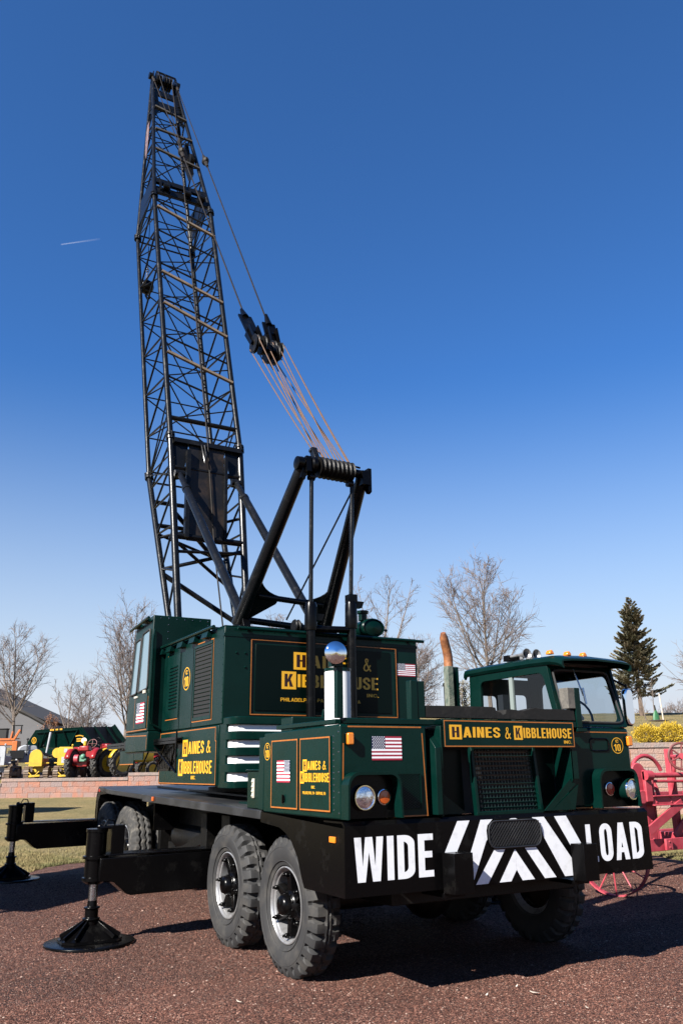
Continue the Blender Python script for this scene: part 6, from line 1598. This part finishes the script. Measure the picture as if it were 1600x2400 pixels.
# orange machine
r = rootat('orange_machine', 14, 52, 'orange construction machine in front of the grey shed', 'machine', .1)
mb = MB(); mb.box(-1.7,.45,0,1.0,1.0,1.28); mb.box(-1.7,.35,-.05,.0,1.285,1.42); mb.box(.22,.52,-.1,.8,.25,1.25); mb.build('body', TORANGE, r, bevel=.02)
mb = MB(); mb.bar((.25,0,1.3),(.60,0,1.95),.12,.14); mb.bar((.05,0,1.3),(.15,0,1.85),.10,.10); mb.bar((-.3,.1,1.36),(.62,.1,1.40),.06,.06); mb.build('boom_arm', TORANGE, r, bevel=.02)
mb = MB(); mb.box(-.75,-.28,.2,.7,1.42,2.0); mb.box(-.80,-.22,.15,.75,2.0,2.05); mb.build('engine', FLAT, r, bevel=.04)
mb = MB(); mb.bar((.12,.2,1.4),(.12,.2,2.25),.07,.07); mb.bar((.62,.2,1.7),(.62,.2,2.25),.07,.07); mb.bar((.05,.2,2.22),(.7,.2,2.22),.06,.06); mb.build('guard', GRIME, r)
def ag_wheel(name, parent, c, rad, w, m, axis=X, lugs=18):
    mb = MB(); c = Vector(c); ax = Vector(axis).normalized()
    mb.lathe([(-w*.42,rad*.62),(-w*.5,rad*.75),(-w*.46,rad*.90),(-w*.2,rad*.94),(w*.2,rad*.94),(w*.46,rad*.90),(w*.5,rad*.75),(w*.42,rad*.62)], c, ax, 30)
    e1 = ax.orthogonal().normalized(); e2 = ax.cross(e1)
    for k in range(lugs):
        for s in (-1, 1):
            t = 2*math.pi*(k+(.5 if s > 0 else 0))/lugs; t2 = t+.22
            p = c+ax*(s*w*.46)+(e1*math.cos(t)+e2*math.sin(t))*rad*.93; q = c+ax*(s*w*.02)+(e1*math.cos(t2)+e2*math.sin(t2))*rad*.965
            mb.bar(p, q, rad*.085, rad*.11, up=(e1*math.cos(t)+e2*math.sin(t)))
    o = mb.build(name, RUBBER2, parent)
    md = MB(); md.lathe([(-w*.40,rad*.63),(-w*.30,rad*.55),(-w*.22,rad*.2),(-w*.34,rad*.16),(-w*.36,0)], c, ax, 26); md.lathe([(w*.40,rad*.63),(w*.30,rad*.55),(w*.22,rad*.2),(w*.34,rad*.16),(w*.36,0)], c, ax, 26); md.build('wheel_disc', m, o)
def wheel_tractor(u, d, label, m, disc, rz, R=.68, sep=.72, extra=True):
    r = rootat('wheel_tractor', u, d, label, 'tractor', rz, 'old wheel tractors on the terrace')
    for s in (-1, 1): ag_wheel('wheel', r, (s*sep,.0,R), R, .30, disc)
    for s in (-1, 1): ag_wheel('front_wheel', r, (s*.45,2.0,.40), .40, .17, disc, lugs=12)
    mb = MB(); mb.box(-.28,.28,-.35,.7,.55,1.05); mb.cyl((-sep,0,R),(sep,0,R),.12); mb.build('gearbox', m if extra else GRIME, r, bevel=.04)
    mb = MB(); mb.prism([(x,.7,z) for x,z in rr(-.26,.75,.26,1.38,.12,.14)], (0,1.5,0)); mb.build('hood', m, r, bevel=.02)
    for s in (-1, 1):
        mb = MB(); pts = [(math.cos(t)*(R+.07), math.sin(t)*(R+.07)) for t in lin(.35,2.5,10)]
        n_ = len(pts); vs = [(s*(sep-.17),-a*1.0,R+b) for a,b in pts]+[(s*(sep+.12),-a*1.0,R+b) for a,b in pts]
        mb.add(vs, [(i,i+1,n_+i+1,n_+i) for i in range(n_-1)]); f_ = mb.build('fender', m, r); f_.modifiers.new('t','SOLIDIFY').thickness = .025
    mb = MB(); mb.prism([(-.30,-.28,1.33),(.30,-.28,1.33),(.24,-.28,1.6),(-.24,-.28,1.6)], (0,.45,0)); mb.build('seat', m, r, bevel=.06)
    mb = MB(); mb.path([(.2+.24*math.cos(t),.35+.12*math.sin(t),1.72+.22*math.sin(t)) for t in lin(0,5.9,18)], .016, 6, closed=True); mb.tube((.2,.35,1.72),(.15,.75,1.3),.02,6); mb.bar((-.04,.35,1.72),(.44,.35,1.72),.015,.015); mb.bar((.2,.30,1.5),(.2,.42,1.94),.015,.015); mb.build('steering_wheel', CREDD if extra else GRIME, r)
    if extra:
        mb = MB(); mb.cyl((-.35,-.45,.95),(-.14,-.45,.95),.20,22); mb.build('belt_pulley', CRED, r)
        mb = MB(); mb.box(-.06,.2,-.55,-.3,.82,1.1); mb.sphere((.1,-.5,1.05),.14,10,7); mb.sphere((.2,-.45,.9),.1,8,6); mb.build('pump', TGREEN, r)
        mb = MB(); mb.cyl((-.06,.05,1.62),(-.06,.05,1.84),.09,12); mb.build('oil_cup', YEL, r)
    return r
wheel_tractor(196, 42.9, 'red wheel tractor with a belt pulley and green pump at its rear', TRED, GRIME, -.10, .70, .70)
wheel_tractor(268, 42.9, 'yellow wheel tractor with a fat rear tyre, partly hidden by the catwalk', YEL, YEL, -.75, .72, .66, False)
wheel_tractor(318, 46.0, 'tractor with yellow wheel discs seen under the catwalk', TRED, YEL, -.6, .46, .5, False)
wheel_tractor(352, 46.4, 'tractor with dark red wheel discs seen under the catwalk, beside the house', TRED, CREDD, -.6, .46, .45, False)
wheel_tractor(243, 47.5, 'red tractor whose hood shows behind the yellow wheel tractor', TRED, TRED, 2.6, .62, .66, False)
# ------------------------------------------------------------------ the red antique machine at the right
GR = empty('antique_grader', (7.9, 3.6, gz(7.9,3.6)), 0, 'faded red antique road machine with spoked iron wheels beside the truck', 'antique machine', world_parts=True)
y = 3.5
mb = MB()
mb.box(7.29,9.9,y-.02,y+.10,1.07,1.215); mb.box(7.29,9.9,y-.06,y-.021,1.20,1.217); mb.box(7.29,9.9,y-.06,y-.021,1.07,1.087)
mb.box(7.29,7.46,y+.105,y+.24,.46,1.55); mb.box(7.47,7.505,y+.105,y+.24,.46,1.55)
mb.box(6.9,9.9,y+.06,y+.30,.43,.455); mb.box(6.9,9.9,y+.04,y+.06,.43,.60)
mb.bar((7.12,y-.03,.72),(7.92,y-.03,1.10),.03,.13,up=(0,0,1)); mb.bar((7.95,y+.2,.60),(8.5,y+.2,1.06),.03,.10)
mb.box(7.48,7.62,y-.02,y+.02,.44,.60); mb.box(8.1,8.2,y+.25,y+.35,.6,1.9)
mb.box(6.9,9.9,5.0,5.12,.43,.58); mb.box(7.3,9.9,5.0,5.1,1.05,1.2); mb.box(7.3,7.42,4.9,5.0,.45,1.4); mb.box(8.6,8.75,y+.3,5.0,.45,.60)
frm = mb.build('frame', CRED, GR, bevel=.006)
mb = MB(); rivets(mb, [(x,y-.02,z) for x in (7.38,7.7,8.1,8.5) for z in (1.12,1.17)]+[(7.55,y-.02,z) for z in (.48,.56)]+[(7.37,y+.105,z) for z in (.6,.85,1.3,1.45)], -Y, .016); mb.build('rivet', CRED, frm)
mb = MB(); mb.cyl((7.26,y-.04,1.505),(9.9,y-.04,1.505),.038,16); mb.cyl((7.16,y-.04,1.505),(7.30,y-.04,1.505),.07,18); mb.cyl((7.3,y+.18,1.42),(9.9,y+.18,1.38),.022,10); mb.build('shaft', CRED, GR)
mb = MB(); mb.prism([(x,y+.02,z) for x,z in rr(6.97,1.24,7.24,1.69,.13,.13)], (0,.16,0)); mb.cyl((7.10,y-.02,1.20),(7.10,y+.2,1.20),.10,18); mb.box(7.16,7.30,y-.04,y+.02,1.13,1.58); mb.sphere((7.0,y+.1,1.2),.07,10,7); mb.build('gear_case', CRED, GR, bevel=.012)
mb = MB(); mb.path([(7.36+.46*math.cos(t),y+.32+.10*math.sin(t),1.24+.42*math.sin(t)) for t in lin(-.25,2.9,22)], .032, 10); mb.path([(7.95+.38*math.cos(t),y+.62,1.42+.38*math.sin(t)) for t in lin(.4,5.2,28)], .032, 10); mb.path([(7.62+.34*math.cos(t),y+.75,1.15+.40*math.sin(t)) for t in lin(1.2,4.6,20)], .028, 10); mb.build('hoop', CRED, GR)
mb = MB(); hc = Vector((7.88,y-.16,1.78)); hr = .195
e1_ = Vector((.86,-.5,0)); 
mb.path([hc+e1_*hr*math.cos(t)+Z*hr*math.sin(t) for t in lin(0,6.02,28)], .020, 8, closed=True)
for k in range(6): t = k*math.pi/3+.4; mb.tube(hc, hc+e1_*hr*math.cos(t)+Z*hr*math.sin(t), .013, 7)
mb.build('hand_wheel', CREDD, GR)
mb = MB(); mb.tube(hc, hc+Vector((.5,.86,0))*.55, .03, 10); mb.cyl(hc-Vector((.5,.86,0))*.04, hc+Vector((.5,.86,0))*.06, .045, 14); mb.tube(hc+Vector((.5,.86,0))*.3, (8.15,y+.3,1.2), .03, 8); mb.tube((8.0,y-.02,1.22),(8.5,y+.3,1.65),.02,8); mb.build('hub', CRED, GR)
def iron_wheel(c, rad, ax, w, m1, m2, n=12):
    c = Vector(c); ax = Vector(ax).normalized(); e1 = Vector((0,0,1)); e2 = ax.cross(e1).normalized()
    mb = MB(); mb.lathe([(-w/2,rad-.02),(-w/2,rad),(w/2,rad),(w/2,rad-.02)], c, ax, 40, closed=True); o = mb.build('wheel', m1, GR)
    mb = MB(); mb.cyl(c-ax*.1, c+ax*.1, .06, 14)
    for k in range(n): t = 2*math.pi*k/n; mb.tube(c+ax*(.05 if k % 2 else -.05), c+(e1*math.cos(t)+e2*math.sin(t))*(rad-.01), .010, 6)
    mb.build('spoke', m2, o)
iron_wheel((5.62,2.78,.47+gz(6,3)), .47, (.93,.36,0), .09, CRED, CRED)
iron_wheel((8.55,2.95,.48+gz(8,3)), .48, (.25,-.97,0), .10, GRIME, CREDD)
iron_wheel((6.9,5.4,.47+gz(7,5)), .47, (.93,.36,0), .09, CRED, CRED)
mb = MB(); mb.tube((5.62,2.78,.5),(7.4,3.7,.5),.035,8); mb.tube((6.7,4.3,.5),(7.5,4.2,.52),.05,8); mb.box(6.6,7.2,4.1,4.4,.42,.47); mb.build('axle', CRED, GR)
# ------------------------------------------------------------------ litter on the gravel, contrail
rnd = random.Random(2)
for i, (u, v, L_) in enumerate(((1252,2327,.04),(888,1995,.0),(1375,2362,.014),(1140,2332,.014),(1210,2312,.014),(700,2195,.02),(560,2348,.02))):
    if L_ <= 0: continue
    o_, d_ = CAM, (CF+(u-800)/F_PX*CR-(v-1200)/F_PX*CU); k = -(CAM.z-.03)/d_.z; p = CAM+d_*k
    if v < 2200: continue
    mb = MB(); an = rnd.uniform(0,3); ex_ = Vector((math.cos(an),math.sin(an),.1)); ey_ = Vector((-math.sin(an),math.cos(an),.25))
    mb.prism([p-ex_*L_, p-ex_*L_*.3+ey_*L_*.35, p+ex_*L_*.5+ey_*L_*.28, p+ex_*L_+Z*.01, p+ex_*L_*.4-ey_*L_*.3, p-ex_*L_*.4-ey_*L_*.28], (0,0,.004))
    tag(mb.build('dry_leaf', STAKE), ['pale dry leaf lying on the gravel in front of the bumper, the largest one','','small dry leaf on the gravel, farthest from the truck wheels','small dry leaf on the gravel below the hazard stripes','small dry leaf on the gravel just left of the largest leaf','small dry leaf on the gravel between front wheel and bottom edge','small dry leaf on the gravel below the front wheels'][i], 'leaf')
ctm = bpy.data.materials.new('contrail'); ctm.use_nodes = True; n, l = nodes(ctm); n.remove(n['Principled BSDF'])
t_ = n.new('ShaderNodeBsdfTransparent'); e_ = n.new('ShaderNodeBsdfDiffuse'); e_.inputs[0].default_value = (.9,.9,.9,1); mx = n.new('ShaderNodeMixShader'); tcn = n.new('ShaderNodeTexCoord'); gr = n.new('ShaderNodeSeparateXYZ'); l.new(tcn.outputs['Generated'], gr.inputs[0])
mr = n.new('ShaderNodeMapRange'); mr.inputs[3].default_value = .07; mr.inputs[4].default_value = .006; l.new(gr.outputs[0], mr.inputs[0]); l.new(mr.outputs[0], mx.inputs[0]); l.new(t_.outputs[0], mx.inputs[1]); l.new(e_.outputs[0], mx.inputs[2]); l.new(mx.outputs[0], n['Material Output'].inputs[0])
mb = MB(); pa, pb = at(144,573,9000), at(235,560,9000); mb.tube(pa, pb, 5, 8, r2=9); tag(mb.build('contrail', ctm), 'short white vapour trail in the blue sky left of the boom', 'vapour trail')

# crawlers stand in for unseen machines at left, sized to cast their shadows
def parked(x, y, rz, s, label, kind, m):
    r = crawler(80, 43.3, label, m, kind, s); r.location = (x, y, gz(x, y)); r.rotation_euler = (0,0,rz); r['group'] = 'stand-ins for unseen machines casting shadows'
    return r
r = parked(-8.6, 3.6, -.9, 2.2, 'yellow crawler tractor with a tall cab, unseen stand-in casting shadows on the gravel', 'square', YEL)
mb = MB(); mb.box(-.95,.95,1.6,4.2,1.3,4.6); mb.build('cab', YEL, r, bevel=.08)  # cab and roof drawn tall so their shadow reaches the yard
mb = MB(); mb.bar((-.8,1.0,2.2),(-.8,1.0,4.9),.12,.12); mb.bar((.8,.8,2.2),(.8,.8,4.9),.10,.10); mb.box(-1.05,1.05,.7,4.4,4.9,5.02); mb.build('shadow_canopy', YEL, r)
r = parked(-3.6, 24.0, -.6, 2.3, 'large crawler tractor, unseen stand-in casting a shadow on the grass', 'square', TGREY)
mb = MB(); mb.box(-1.0,1.0,2.6,5.2,1.3,3.9); mb.build('cab', TGREY, r, bevel=.1)
